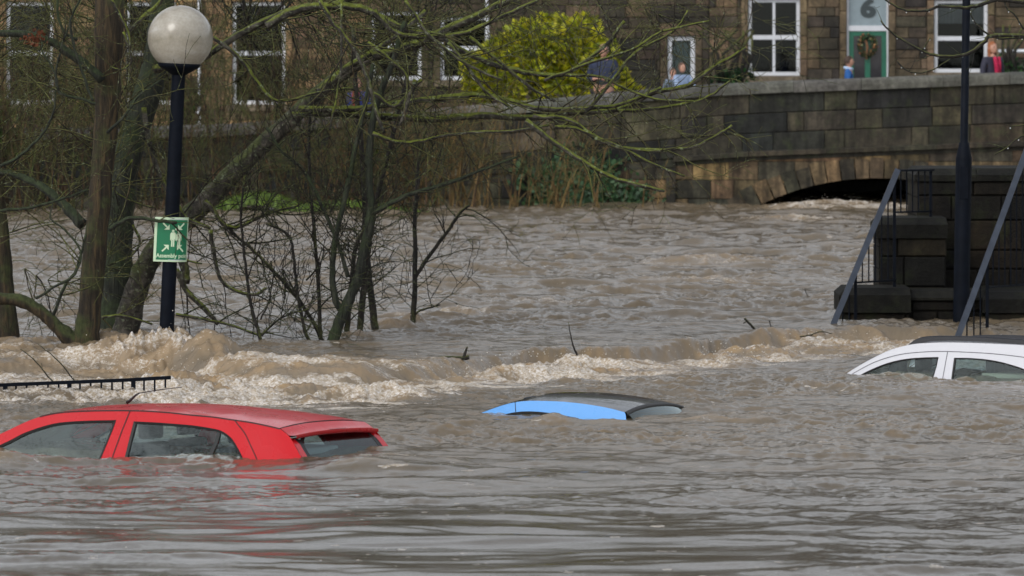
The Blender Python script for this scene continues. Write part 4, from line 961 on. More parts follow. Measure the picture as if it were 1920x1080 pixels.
ivy('small ivy tuft low on the wall near the buttress', 1130, 1200, 330, 392, 250, 2)
def shrub(label, px, py, Y, w, h, seed, mat='ivy', cols=((1, 1, 1), (1.6, 1.8, 1.2), (.6, .6, .6))):
    s_ = F/Y; c = Vector(((px-960)/s_, Y, H-(py-YH)/s_)); lob = [(random.Random(seed+k).uniform(-w/2, w/2), 0, h*random.Random(seed*3+k).uniform(.2, .8), w*.28, w*.25, h*.3) for k in range(6)]
    bush('shrub', label, 'shrub', c, lob, 160, .09, list(cols), M[mat], seed, up=.4)
shrub('low green shrub under the silver handrail at the right edge', 1905, 150, 117.0, .6, .45, 31)
shrub('low dark green shrub below the house window left of the door', 1385, 160, 117.5, .9, .35, 32)
shrub('low green shrub growing along the base of the wall below the first white window', 1360, 158, 116.5, .6, .25, 33)
shrub('green bush behind the globe lamp post on the street', 352, 240, 112.0, .5, .75, 34, 'grass', ((.5, .6, .4), (.8, .8, .6), (.3, .4, .3)))
shrub('green bush glimpsed at the left edge above the river wall', 8, 300, 104.0, .8, .8, 35, 'grass', ((.4, .6, .5), (.6, .7, .6), (.3, .4, .3)))
shrub('lime green bush growing behind the sapling stems', 690, 330, 103.4, .8, .9, 36, 'grass', ((.8, .7, .3), (1, .9, .5), (.5, .5, .3)))

# ------------------------------------------------------------------ STONE STEPS (right)
sx0 = 62.0
st = empty('stone_steps', at(1760, 640, 62.5), 0, 'dark wet stepped stone pier with three capped stages by the tilted handrails', 'stone steps')
so = Vector(st.location); so.z = 0; st.location = so
rg = random.Random(14); PALS = [(.011, .009, .006), (.018, .014, .008), (.008, .0075, .006), (.026, .019, .010)]
def pier(px0, px1, Y, ztop, zbot, dpt, name, cap=.20):
    s_ = F/Y; x0, x1 = (px0-960)/s_, (px1-960)/s_; m_ = MB()
    courses(m_, x0, x1, zbot, ztop-cap, Y, [], (.2, .34), (.3, .75), PALS, rg, proud=.02)
    m_.box(x0+.004, x1-.004, Y+.03, Y+dpt, zbot, ztop-cap, (.01, .009, .007))
    # left return, coursed as well
    z = zbot
    while z < ztop-cap-.05:
        h = min(rg.uniform(.2, .34), ztop-cap-z); m_.box(x0-.012, x0+.003, Y+.02, Y+dpt-.02, z+.006, z+h-.006, jit(rg.choice(PALS), rg)); z += h
    m_.v = [(a-so.x, b-so.y, c) for a, b, c in m_.v]; m_.build(name, M['stone_step'], st)
    segs = max(1, round((x1-x0)/.62)); X0_, X1_ = x0, x1
    for i_ in range(segs):
      c_ = MB() if i_ == 0 else c_; o_ = .045; x0 = X0_+(X1_-X0_)*i_/segs+(.006 if i_ else 0); x1 = X0_+(X1_-X0_)*(i_+1)/segs; oL = o_ if i_ == 0 else 0; kk = rg.uniform(.7, 1.4); jt = rg.uniform(-.006, .006)
      cap_one(c_, x0, x1, Y, ztop+jt, cap, dpt, o_, oL, (.012*kk, .0115*kk, .008*kk))
    c_.v = [(a-so.x, b-so.y, c) for a, b, c in c_.v]; c_.build('cap_stone', M['stone_step'], st)
def cap_one(c_, x0, x1, Y, ztop, cap, dpt, o_, oL, col):
    vs = [(x0-oL, Y-o_, ztop-cap+.003), (x1+o_*.2, Y-o_, ztop-cap+.003), (x1+o_*.2, Y+dpt, ztop-cap+.003), (x0-oL, Y+dpt, ztop-cap+.003),
          (x0-oL, Y-o_, ztop-.07), (x1+o_*.2, Y-o_, ztop-.07), (x1+o_*.2, Y+dpt, ztop-.07), (x0-oL, Y+dpt, ztop-.07),
          (x0+.03, Y+.10, ztop), (x1, Y+.10, ztop), (x1, Y+dpt-.05, ztop), (x0+.03, Y+dpt-.05, ztop)]
    fs = [(0, 1, 5, 4), (1, 2, 6, 5), (2, 3, 7, 6), (3, 0, 4, 7), (4, 5, 9, 8), (5, 6, 10, 9), (6, 7, 11, 10), (7, 4, 8, 11), (8, 9, 10, 11), (3, 2, 1, 0)]
    c_.add(vs, fs, col)
def zp(py, Y): return H-(py-YH)*Y/F
pier(1722, 2150, 64.6, zp(316, 64.6), -.4, 1.6, 'pier', .14)
pier(1650, 1775, 63.5, zp(408, 63.5), -.4, 1.0, 'pier', .22)
pier(1581, 1706, 62.5, zp(541, 62.5), -.4, 1.0, 'pier', .26)
pier(1709, 1846, 62.62, zp(546, 62.62), -.4, .85, 'pier', .10)
pier(1850, 2150, 62.5, zp(548, 62.5), -.4, 1.8, 'pier', .22)

def railing(label, tr, name='stair_railing'):
    e = empty(name, (so.x-1, 61, .0), 0, label, 'railing', 'stair railings on the stone steps'); b0 = Vector(e.location)
    return e, b0
def P3(a): return at(a[0], a[1], a[2])
e, b0 = railing('slanting blue-grey handrail with black balusters at the near end of the stone steps', None)
m = MB(); m.bar(P3((1549, 640, 61.1))-b0, P3((1683, 319, 63.0))-b0, .062, .03); m.build('handrail', M['rail'], e)
m = MB(); m.bar(P3((1681, 319.5, 63.0))-b0, P3((1749, 319, 64.0))-b0, .022, .04); m.build('top_rail', M['black'], e)
def railx(px): t = (px-1549)/(1683-1549); return 640+(319-640)*t, 61.1+1.9*t
for (px, b_) in ((1604, 640), (1677, 545)):
    ty, Y = railx(px); m = MB(); m.bar(P3((px, ty+3, Y))-b0, P3((px, b_, Y))-b0, .032); m.build('post', M['black'], e)
m = MB(); m.bar(P3((1745, 319, 64))-b0, P3((1745, 408, 64))-b0, .032); m.build('post', M['black'], e)
for px in (1568, 1580, 1592):
    ty, Y = railx(px); m = MB(); m.bar(P3((px, ty+3, Y))-b0, P3((px, 640, Y))-b0, .014); m.build('baluster', M['black'], e)
for px in (1617, 1629, 1641, 1653, 1665):
    ty, Y = railx(px); m = MB(); m.bar(P3((px, ty+3, Y))-b0, P3((px, 528, Y))-b0, .014); m.build('baluster', M['black'], e)
m = MB(); m.bar(P3((1606, 530, 61.9))-b0, P3((1679, 525, 62.9))-b0, .018); m.build('bottom_rail', M['black'], e)
for px in (1689, 1700, 1711, 1722, 1734):
    Y = 63+(px-1683)/62; m = MB(); m.bar(P3((px, 321, Y))-b0, P3((px, 397, Y))-b0, .014); m.build('baluster', M['black'], e)
m = MB(); m.bar(P3((1680, 398, 63))-b0, P3((1746, 396, 64))-b0, .018); m.build('bottom_rail', M['black'], e)
e, b0 = railing('steeper blue-grey handrail rising out of the frame behind the white car', None)
m = MB(); m.bar(P3((1789, 650, 60.2))-b0, P3((1990, 105, 63.2))-b0, .062, .03); m.build('handrail', M['rail'], e)
def railx(px): t = (px-1789)/(1990-1789); return 650+(105-650)*t, 60.2+3.0*t
for px in (1851, 1935):
    ty, Y = railx(px); m = MB(); m.bar(P3((px, ty+3, Y))-b0, P3((px, 640 if px < 1900 else 545, Y))-b0, .032); m.build('post', M['black'], e)
for px in (1813, 1826, 1838):
    ty, Y = railx(px); m = MB(); m.bar(P3((px, ty+3, Y))-b0, P3((px, 640, Y))-b0, .014); m.build('baluster', M['black'], e)
for px in (1862, 1873, 1884, 1895, 1906, 1917, 1926):
    ty, Y = railx(px); m = MB(); m.bar(P3((px, ty+3, Y))-b0, P3((px, 536, Y))-b0, .014); m.build('baluster', M['black'], e)
m = MB(); m.bar(P3((1853, 539, 61.2))-b0, P3((1937, 532, 62.4))-b0, .018); m.build('bottom_rail', M['black'], e)

# ------------------------------------------------------------------ LAMPS
def frosted():
    m, nt, p = newmat('frosted_globe'); v = coords(nt, (1, 1, 2.2))
    n1 = noise(nt, v, 2.0, 4, .5, .4); n2 = noise(nt, coords(nt), 40, 4)
    c = ramp(nt, [(.3, (.30, .27, .21)), (.55, (.46, .43, .37)), (.75, (.60, .60, .58))], n1); c2 = mixc(nt, .35, c.outputs[0], ramp(nt, [(.3, .6), (.7, 1.1)], n2).outputs[0], 'MULTIPLY')
    nt.links.new(c2, p.inputs['Base Color']); p.inputs['Roughness'].default_value = .22; p.inputs['Subsurface Weight'].default_value = .35; p.inputs['Subsurface Radius'].default_value = (.1, .1, .08); p.inputs['Coat Weight'].default_value = .3
    return m
M['globe'] = frosted()
def lamp(label, base, top, Y, globe_px, pole_w, foot=None, leanY=0):
    pb = at(base[0], base[1], Y); pt = at(top[0], top[1], Y); e = empty('globe_lamp', pb, 0, label, 'street lamp', 'black globe street lamps'); s_ = F/Y; ax = (pt-pb); ax.normalize()
    q = Matrix.Rotation(math.atan2(ax.x, ax.z), 3, 'Y'); L = (pt-pb).length; rw = pole_w/2/s_
    def xf(m_): m_.v = [tuple(q @ Vector(v)) for v in m_.v]; return m_
    m_ = MB()
    if foot: m_.lathe([(foot[0], -.4), (foot[0], foot[1]), (foot[0]*.97, foot[1]+.02), (rw*1.35, foot[1]+.14), (rw*1.3, foot[1]+.17), (rw, foot[1]+.18), (rw, L)], sides=20)
    else: m_.lathe([(rw*1.04, -.6), (rw, L*.5), (rw*.93, L)], sides=20)
    xf(m_).build('pole', M['black'], e, True)
    if foot:
        m_ = MB(); m_.lathe([(foot[0]*.9, 0), (foot[0]*.9+.006, 0)], sides=4); m_ = MB()
        m_.box(-.045, .045, -foot[0]-.006, -foot[0]+.02, foot[1]-.42, foot[1]-.08); xf(m_).build('access_door', M['black'], e)
    R_ = globe_px/2/s_; m_ = MB(); m_.lathe([(rw*.95, L-.02), (rw*1.6, L+.01), (R_*.60, L+.055), (R_*.66, L+.085), (R_*.62, L+.10), (.02, L+.10)], sides=24); xf(m_).build('collar', M['black'], e, True)
    m_ = MB(); zc = L+.085+R_*.80; n = 24; a0 = -.93
    m_.lathe([(R_*math.cos(t), zc+R_*math.sin(t)) for t in [a0+(math.pi/2-a0)*k/n for k in range(n+1)]], sides=40); xf(m_).build('globe', M['globe'], e, True)
    return e, q, pb
e1, q1, pb1 = lamp('black lamp post with a frosted globe and a green sign, standing in the splashing flood', (311, 650), (335, 137), 56.9, 123, 27)
lamp('tall black lamp post on the stone platform between the handrails', (1803, 545), (1813, -55), 62.35, 118, 15, foot=(15.2/(F/62.35), 1.40))

# assembly point sign wrapped round the lamp post
SY = 56.9-.085; ss = F/SY; sw, sh = 70.5/ss, 83.5/ss
c0 = at(287, 490, SY)
sg = empty('safety_sign', c0, 0, 'green assembly point sign bent round the lamp post under the globe', 'sign')
roll = math.radians(2.6)
def bend(u, v, off=0.0):
    """u,v in sign metres from the lower left; flat on the left half, curling back on the right"""
    h_ = sw*.5
    if u <= h_: x, y_, nx_, ny_ = u, 0, 0, -1
    else:
        phi_max = math.radians(72); t = (u-h_)/h_; phi = phi_max*t; x = h_+h_*math.sin(phi)/phi_max; y_ = h_*(1-math.cos(phi))/phi_max; nx_, ny_ = math.sin(phi), -math.cos(phi)
    x += nx_*off; y_ += ny_*off
    return (x*math.cos(roll)+v*math.sin(roll), y_, v*math.cos(roll)-x*math.sin(roll)*.6)
def sheet(u0, u1, v0, v1, off, name, mat, par, th=.002):
    m_ = MB(); n = 24
    for s_ in (0, 1):
        m_.add([bend(u0+(u1-u0)*i/n, v, off-(th if s_ else 0)) for i in range(n+1) for v in (v0, v1)], [(2*i, 2*i+2, 2*i+3, 2*i+1) for i in range(n)])
    N_ = 2*(n+1)
    m_.f += [(2*i+a, 2*i+2+a, N_+2*i+2+a, N_+2*i+a) for i in range(n) for a in (0, 1)]+[(0, 1, N_+1, N_), (2*n, 2*n+1, N_+2*n+1, N_+2*n)]; m_.m = [0]*len(m_.f)
    return m_.build(name, mat, par)
sheet(0, sw, 0, sh, 0, 'backing', M['signwhite'], sg, .004)
bd = 4.5/ss
sheet(bd*1.1, sw-bd*1.1, bd*.8, sh-bd*1.1, .003, 'green_panel', M['signgreen'], sg, .001)
def flat(polys, name, par, mat=None):
    m_ = MB()
    for poly in polys:
        # subdivide by triangulating so that it follows the bend
        tri = tessellate_polygon([[Vector((a, b, 0)) for a, b in poly]]); pts = list(poly)
        T_ = [[pts[i] for i in t] for t in tri]
        for _ in range(3):
            T2 = []
            for (a, b, c) in T_:
                ab, bc, ca = [((p[0]+q[0])/2, (p[1]+q[1])/2) for p, q in ((a, b), (b, c), (c, a))]; T2 += [[a, ab, ca], [ab, b, bc], [ca, bc, c], [ab, bc, ca]]
            T_ = T2
        for t in T_: m_.add([bend(a*sw, b*sh, .005) for a, b in t], [(0, 1, 2)])
    return m_.build(name, mat or M['signwhite'], par)
def arrow(tx, ty, sx_, sy_):       # arrow head corner at (tx,ty), pointing along (sx_,sy_) from the tail
    L = .17; ax_, ay_ = sw, sh; asp = sw/sh
    def p(a, b): return (tx+a*sx_, ty+b*sy_*asp)
    return [p(0, 0), p(-.14, 0), p(-.10, -.04), p(-.075, -.045), p(-.19, -.16), p(-.16, -.19), p(-.045, -.075), p(-.04, -.10), p(0, -.14)]
flat([arrow(.40, .72, 1, -1), arrow(.62, .72, -1, -1), arrow(.40, .38, 1, 1), arrow(.62, .38, -1, 1)], 'arrow_symbol', sg)
def circ(cx_, cy_, r, n=12): return [(cx_+r*math.cos(2*math.pi*k/n), cy_+r*math.sin(2*math.pi*k/n)*sw/sh) for k in range(n)]
def man(cx_, b, h_):
    w = .052; return [(cx_-w*.8, b), (cx_-w*.8, b+h_*.5), (cx_-w*.95, b+h_*.52), (cx_-w*.95, b+h_*.42), (cx_-w*1.4, b+h_*.42), (cx_-w*1.4, b+h_*.86), (cx_-w*.9, b+h_*.95), (cx_+w*.9, b+h_*.95), (cx_+w*1.4, b+h_*.86), (cx_+w*1.4, b+h_*.42), (cx_+w*.95, b+h_*.42), (cx_+w*.95, b+h_*.52), (cx_+w*.8, b+h_*.5), (cx_+w*.8, b), (cx_+w*.1, b), (cx_+w*.08, b+h_*.45), (cx_-w*.08, b+h_*.45), (cx_-w*.1, b)]
flat([man(.50, .34, .34), man(.655, .34, .32), circ(.50, .695, .036), circ(.655, .68, .034), circ(.58, .735, .034)], 'people_symbol', sg)
vs, fs = text_mesh('Assembly point', .052, .0012, 0, 1.0); wd = max(v[0] for v in vs)-min(v[0] for v in vs); k = sw*.90/wd
m = MB(); m.add([bend(sw*.52+v[0]*k, sh*.095+v[1]*k*1.05, .005) for v in vs], fs); m.build('lettering', M['signwhite'], sg)
m = MB(); m.add([bend(sw*(.40+.4*i/8), sh*.035+a*.006, .0055) for i in range(9) for a in (0, 1)], [(2*i, 2*i+2, 2*i+3, 2*i+1) for i in range(8)]); m.build('tie_band', M['white'], sg)
m = MB(); m.add([bend(sw*(.40+.4*i/8), sh*.955+a*.006, .0055) for i in range(9) for a in (0, 1)], [(2*i, 2*i+2, 2*i+3, 2*i+1) for i in range(8)]); m.build('tie_band', M['white'], sg)

# submerged railing at the left
rl = empty('metal_railing', at(150, 730, 52.8), 0, 'black railing nearly covered by the flood behind the red car', 'railing'); b0 = Vector(rl.location); b0.z = 0; rl.location = b0
def rp(px, dz=0.0): 
    py = float(np.interp(px, [-400, 0, 150, 230, 315], [728, 722, 716, 713, 708])); Y = 51.9+.3*(px/315); p = at(px, py, Y); p.z += dz; return p
m = MB(); tr_ = [rp(x)-b0 for x in range(-400, 330, 20)]+[rp(317)-b0]
for a, b in zip(tr_[:-1], tr_[1:]): m.bar(a, b, .03, .045)
m.build('top_rail', M['black'], rl)
for i, px in enumerate(range(-390, 315, 20)):
    m = MB(); big = (i % 6 == 2); m.bar(rp(px)-b0, rp(px, -.9)-b0, .038 if big else .016); m.build('post' if big else 'baluster', M['black'], rl)

# ------------------------------------------------------------------ CARS
def inset(poly, d):
    n = len(poly); out = []
    ar = sum(poly[i][0]*poly[(i+1) % n][1]-poly[(i+1) % n][0]*poly[i][1] for i in range(n)); sg_ = 1 if ar > 0 else -1
    for i in range(n):
        a, b, c = Vector(poly[i-1]), Vector(poly[i]), Vector(poly[(i+1) % n]); e1_ = (b-a).normalized(); e2_ = (c-b).normalized()
        n1 = Vector((-e1_.y, e1_.x))*sg_; n2 = Vector((-e2_.y, e2_.x))*sg_; nn = (n1+n2)
        if nn.length < 1e-5: nn = n1
        nn.normalize(); k = d/max(.35, nn.dot(n1)); out.append((b.x+nn.x*k, b.y+nn.y*k))
    return out
class Car:
    def __init__(s, label, base_px, theta, k, Wd, crown, roll, group='cars drowned by the flood', name='parked_car'):
        th = math.radians(theta); s.k = k; s.W = Wd; s.crown = crown; s.roll = roll
        Y = YZ(base_px[1]); s.O = at(base_px[0], base_px[1], Y); s.O.z = 0
        s.U = Vector((math.cos(th), -math.sin(th), 0)); s.Wv = Vector((math.sin(th), math.cos(th), 0)); s.th = th
        s.e = empty(name, s.O, -th, label, 'car', group)
    def side(s, p, off=0.0):
        a = (p[0]-960)/F; b = (p[1]-YH)/F; sn, cs = math.sin(s.th), math.cos(s.th)
        Y = (s.k*H+off+s.O.x*sn+s.O.y*cs)/(a*sn+cs+s.k*b); Rp = Vector((a*Y, Y, H-b*Y)); return ((Rp-s.O).dot(s.U), Rp.z)
    def near(s, uz, off=0.0): return (uz[0], s.k*uz[1]+off, uz[1])
    def far(s, uz, off=0.0): return (uz[0], s.W-s.k*uz[1]-off, uz[1]-s.roll)
    def roofpt(s, uz, t, crown=None, p=2.4):
        c = s.crown if crown is None else crown; a = Vector(s.near(uz)); b = Vector(s.far(uz)); q = a.lerp(b, t); q.z += c*(1-abs(2*t-1)**p); return q
    def panel(s, outer, holes, name, mat, off=0.0, par=None, both=True):
        m_ = MB()
        for fn in ((s.near, s.far) if both else (s.near,)):
            loops = [[Vector((a, b, 0)) for a, b in outer]]+[[Vector((a, b, 0)) for a, b in h] for h in holes]; flat_ = [p for l in loops for p in l]
            tri = tessellate_polygon(loops); m_.add([fn((p.x, p.y), off) for p in flat_], [tuple(t) for t in tri])
        return m_.build(name, mat, par or s.e)
    def ring(s, poly, w, name, off0, off1, mat, fn=None, par=None):
        inn = inset(poly, w); fn = fn or s.near; n = len(poly); m_ = MB()
        vs = [fn(p, off0) for p in poly]+[fn(p, off1) for p in inn]+[fn(p, off1+.03) for p in inn]
        m_.add(vs, [(i, (i+1) % n, n+(i+1) % n, n+i) for i in range(n)]+[(n+i, n+(i+1) % n, 2*n+(i+1) % n, 2*n+i) for i in range(n)]); return m_.build(name, mat, par or s.e), inn
    def strip(s, line, w, name, mat, off=-.002, par=None, fn=None):
        m_ = MB(); n = len(line); L_ = []; fn = fn or s.near
        for i in range(n):
            a = Vector(line[max(0, i-1)]); b = Vector(line[min(n-1, i+1)]); t = (b-a).normalized(); nn = Vector((-t.y, t.x))*w/2; p = Vector(line[i]); L_ += [(p.x+nn.x, p.y+nn.y), (p.x-nn.x, p.y-nn.y)]
        m_.add([fn(p, off) for p in L_], [(2*i, 2*i+1, 2*i+3, 2*i+2) for i in range(n-1)]); return m_.build(name, mat, par or s.e)
    def px(s, line, off=0.0): return [s.side(p, off) for p in line]
def dens(line, n=5): return [(v.x, v.y) for v in smooth_path([Vector((a, b, 0)) for a, b in line], n)]
def loft(car, line, name, mat, t0=0, t1=1, nt=20, crown=None, off=0.0, par=None, cf=None):
    m_ = MB(); nL = len(line)
    for i, uz in enumerate(line):
        for j in range(nt+1):
            t = t0+(t1-t0)*j/nt; q = car.roofpt(uz, t, (cf(i/(nL-1)) if cf else crown)); q.z += off; m_.add([q], [])
    m_.f = [(i*(nt+1)+j, (i+1)*(nt+1)+j, (i+1)*(nt+1)+j+1, i*(nt+1)+j+1) for i in range(nL-1) for j in range(nt)]; m_.m = [0]*len(m_.f)
    return m_.build(name, mat, par or car.e, True)
def rbox(m_, c, s_, r, col=None):      # soft box
    bm = bmesh.new(); bmesh.ops.create_cube(bm, size=1); bmesh.ops.scale(bm, vec=s_, verts=bm.verts); bmesh.ops.bevel(bm, geom=bm.edges[:], offset=r, segments=3, affect='EDGES', profile=.6)
    bm.verts.index_update(); m_.add([Vector(c)+v.co for v in bm.verts], [tuple(v.index for v in f.verts) for f in bm.faces], col); bm.free()
M['seat'] = plain('seat_fabric', (.022, .028, .036), .85, var=.2); M['trim'] = plain('pale_trim', (.55, .62, .64), .7)
def seats(car, spots, z=.06):
    for (u_, w_) in spots:
        m_ = MB(); rbox(m_, (u_, w_, z-.28), (.14, .46, .5), .05); o = m_.build('seat', M['seat'], car.e, True)
        m_ = MB(); rbox(m_, (u_+.02, w_, z+.09), (.10, .25, .19), .04); m_.build('headrest', M['seat'], o, True)
    m_ = MB(); m_.box(-3.2 if car.k else 0, -.1, .12, car.W-.12, -.5, -.42); m_.build('floor_pan', M['dark'], car.e)

# --- red hatchback estate
c = Car('bright red estate car flooded to its windows, in the left foreground', (570, 866), 28, .20, 1.38, .032, .025)
seam = c.px([(-230, 930), (-120, 868), (0, 814), (40, 795), (67, 784), (90, 777.5), (119, 773), (155, 771), (198, 770), (240, 770), (277, 771), (320, 774), (356, 778), (400, 782), (435, 787), (470, 792), (500, 798), (525, 804)])
seam = dens(seam, 3)
rear = c.px([(536, 812), (544, 820), (552, 834), (561, 850), (570, 864), (590, 900), (600, 930)])
bot = c.px([(560, 960), (-230, 960)])
fw_ = dens(c.px([(-70, 866), (-30, 848), (16, 827), (45, 812), (79, 800), (105, 793.5), (131, 790.5), (170, 788.5), (218, 787.5)]), 3)+c.px([(212, 805), (192, 853), (178, 888)])
fw_ = fw_+c.px([(-110, 884)])
rw_ = dens(c.px([(251, 790), (300, 792.5), (356, 797), (385, 801), (410, 806), (424, 813), (436, 824), (446, 840), (455, 858), (468, 890)]), 3)+c.px([(222, 890), (235, 854)])
outer = seam+rear+bot
c.panel(outer, [fw_, rw_], 'body', M['red'])
for nm, poly in (('window_seal', fw_), ('window_seal', rw_)):
    for fn in (c.near, c.far): o, inn = c.ring(poly, .019, nm, -.003, .004, M['rubber'], fn)
for nm, poly in (('side_window', fw_), ('side_window', rw_)):
    i2 = inset(poly, .017)
    for fn in (c.near, c.far):
        m_ = MB(); tri = tessellate_polygon([[Vector((a, b, 0)) for a, b in i2]]); m_.add([fn(p, .014) for p in i2], [tuple(t) for t in tri]); m_.build(nm, M['carglass'], c.e)
c.strip(c.px([(411, 805), (404, 830), (391, 858), (384, 885)]), .034, 'window_divider', M['rubber'], .006)
c.strip(c.px([(411, 805), (404, 830), (391, 858), (384, 885)]), .034, 'window_divider', M['rubber'], .006, fn=c.far)
M['seamdark'] = plain('panel_gap', (.035, .002, .003), .6)
c.strip(c.px([(244, 770.5), (240, 780), (228, 810), (212, 854), (205, 890)]), .010, 'door_gap', M['seamdark'])
c.strip(dens(c.px([(440, 787.5), (447, 797), (459, 812), (470, 835), (483, 864), (492, 890)]), 3), .009, 'door_gap', M['seamdark'])
iF = 13
loft(c, seam[iF:], 'roof', M['red'], cf=lambda t: .032*min(1, .55+t*3)*(1-.25*t))
loft(c, seam[:iF+1], 'windscreen', M['carglass'], t0=.035, t1=.965, cf=lambda t: .02, off=-.004)
loft(c, seam[:iF+1], 'windscreen_pillar', M['rubber'], t0=0, t1=.035, nt=3, cf=lambda t: .02); loft(c, seam[:iF+1], 'windscreen_pillar', M['rubber'], t0=.965, t1=1, nt=3, cf=lambda t: .02)
c.strip(seam[iF:], .010, 'roof_seam', M['seamdark'], -.003)
# tailgate spoiler and rear glass
sp_line = [seam[-1]]+c.px([(533, 810), (541, 817)]); e_u, e_z = sp_line[-1]
sl = sp_line+[(e_u+.05, e_z+.0)]
tg = loft(c, [(u_+.004, z_+.002) for u_, z_ in sl], 'tailgate', M['red'], t0=.0, t1=1.0, cf=lambda t: .026-.004*t)
loft(c, [(e_u+.054, e_z+.002), (e_u+.056, e_z-.022), (e_u+.02, e_z-.035), (e_u-.02, e_z-.04)], 'spoiler_lip', M['red'], cf=lambda t: .024, t0=.02, t1=.98, par=tg)
m_ = MB(); q0 = [c.roofpt(sl[0], t, .033) for t in [k/20 for k in range(21)]]; m_.tube([q+Vector((-.004, 0, .001)) for q in q0], .0045, 5); m_.build('tailgate_gap', M['seamdark'], tg, True)
m_ = MB(); ts = [.44+.2*k/8 for k in range(9)]
for du, dz in ((.012, .0055), (.040, .0055)):
    for t in ts: q = c.roofpt((e_u+du, e_z+.002), t, .023); q.z += dz-.002; m_.add([q], [])
m_.f = [(i, i+1, 10+i, 9+i) for i in range(8)]; m_.m = [0]*8; m_.build('brake_light', plain('brake_lens', (.12, .0, .01), .2), tg, True)
gl = [(e_u-.01, e_z-.035)]+rear[1:]; gl = [(u_, z_) for u_, z_ in [(e_u-.005, e_z-.02)]+[(r_[0], r_[1]) for r_ in rear[2:]]]
loft(c, gl, 'rear_window', M['carglass'], t0=.045, t1=.955, cf=lambda t: .0)
for (a, b) in ((0, .06), (.94, 1.0)): loft(c, [(u_+.004, z_) for u_, z_ in gl], 'rear_pillar', M['red'] if a else M['red'], t0=a, t1=b, nt=3, cf=lambda t: .0)
for (a, b) in ((.045, .10), (.90, .955)): loft(c, [(u_+.002, z_) for u_, z_ in gl], 'rear_window_border', M['rubber'], t0=a, t1=b, nt=3, cf=lambda t: .0)
seats(c, [(-1.62, .42), (-1.62, .98), (-.78, .34), (-.78, .70), (-.78, 1.04)], .10)
m_ = MB(); rbox(m_, (-.45, .60, .035), (.42, .7, .05), .02); m_.build('parcel_shelf', M['trim'], c.e)
# antenna at the front of the roof
ua = c.side((190, 770)); ab = c.roofpt((ua[0]-.22, ua[1]-.0), .62, .032); an = MB()
an.tube([ab+Vector((-.03, 0, -.005)), ab+Vector((.0, 0, .014)), ab+Vector((.05, 0, .055)), ab+Vector((.085, 0, .075))], [.014, .012, .009, .006], 8); ao = an.build('antenna', M['rubber'], c.e, True)
an = MB(); an.tube([ab+Vector((.08, 0, .072)), ab+Vector((.27, 0, .105)), ab+Vector((.47, 0, .13))], [.0042, .0035, .003], 6); an.build('antenna_rod', M['rubber'], ao, True)
RED = c

# --- blue car, only the roof showing
c = Car('bright blue small car with only its roof and black top above water', (1170, 784), 21, .22, 1.45, .045, .03)
seam = dens(c.px([(820, 800), (860, 788), (896, 776), (935, 762), (960, 755), (985, 752), (1010, 751.5), (1060, 753.5), (1110, 759.5), (1145, 766), (1171, 773)]), 3)
rear = c.px([(1173, 777), (1174, 786), (1176, 800)]); bot = c.px([(1170, 830), (820, 830)])
wnd = dens(c.px([(905, 792), (922, 783), (945, 777), (965, 773), (985, 771.3), (1010, 772), (1035, 775), (1052, 778), (1085, 784)]), 3)+c.px([(1080, 810), (905, 810)])
c.panel(seam+rear+bot, [wnd], 'body', M['blue']); 
for fn in (c.near, c.far): o, inn = c.ring(wnd, .02, 'window_seal', -.003, .004, M['rubber'], fn)
i2 = inset(wnd, .017); m_ = MB(); tri = tessellate_polygon([[Vector((a, b, 0)) for a, b in i2]]); m_.add([c.near(p, .014) for p in i2], [tuple(t) for t in tri]); m_.build('side_window', M['carglass'], c.e)
c.strip(c.px([(966, 754), (966.5, 764), (967, 773)]), .006, 'door_gap', plain('blue_gap', (.005, .02, .06), .6))
iF = 13
rf = loft(c, seam[iF:], 'roof', M['blackroof'], cf=lambda t: .050*min(1, .55+t*2.5)*(1-.0*t))
loft(c, seam[:iF+1], 'windscreen', M['carglass'], cf=lambda t: .033, t0=.03, t1=.97)
loft(c, seam[:iF+1], 'windscreen_pillar', M['rubber'], t0=-.002, t1=.03, nt=3, cf=lambda t: .033); loft(c, seam[:iF+1], 'windscreen_pillar', M['rubber'], t0=.97, t1=1, nt=3, cf=lambda t: .033)
e_u, e_z = seam[-1]
loft(c, [(e_u+.002, e_z+.0), (e_u+.02, e_z-.003), (e_u+.028, e_z-.022), (e_u+.015, e_z-.04)], 'roof_edge', M['rubber'], cf=lambda t: .050, t0=.0, t1=1, par=rf)
loft(c, [(e_u+.016, e_z-.02), (e_u+.08, e_z-.08), (e_u+.16, e_z-.2)], 'rear_window', M['carglass'], cf=lambda t: .05, t0=.03, t1=.97)
seats(c, [(-1.0, .42), (-1.0, .92)], -.05)

# --- white car at the right
c = Car('white tall car with black roof rails flooded to its windows, at the right edge', (1750, 708), 27, .20, 1.42, .035, .045)
seam = dens(c.px([(1480, 762), (1530, 733), (1579, 705), (1615, 683), (1649, 665), (1668, 656.5), (1688, 650.5), (1706, 646.5), (1726, 644), (1760, 642.5), (1800, 642.5), (1860, 644.5), (1920, 647.5), (1990, 654), (2050, 663), (2095, 673)]), 3)
rear = c.px([(2108, 680), (2125, 700), (2140, 730), (2150, 760)]); bot = c.px([(2140, 800), (1480, 800)])
fw_ = dens(c.px([(1590, 716), (1611, 704), (1635, 692), (1660, 682), (1684, 675.5), (1708, 671.8), (1735, 670), (1760, 669.5)]), 3)+c.px([(1756, 688), (1750, 708), (1744, 730), (1590, 730)])
rw_ = dens(c.px([(1789, 671), (1812, 671), (1837, 672.5), (1858, 675), (1878, 679), (1900, 685), (1920, 692), (1945, 704), (1965, 725), (1975, 742)]), 3)+c.px([(1780, 735), (1784, 709)])
qw = dens(c.px([(2000, 700), (2040, 697), (2080, 705), (2100, 730)]), 2)+c.px([(2010, 740)])
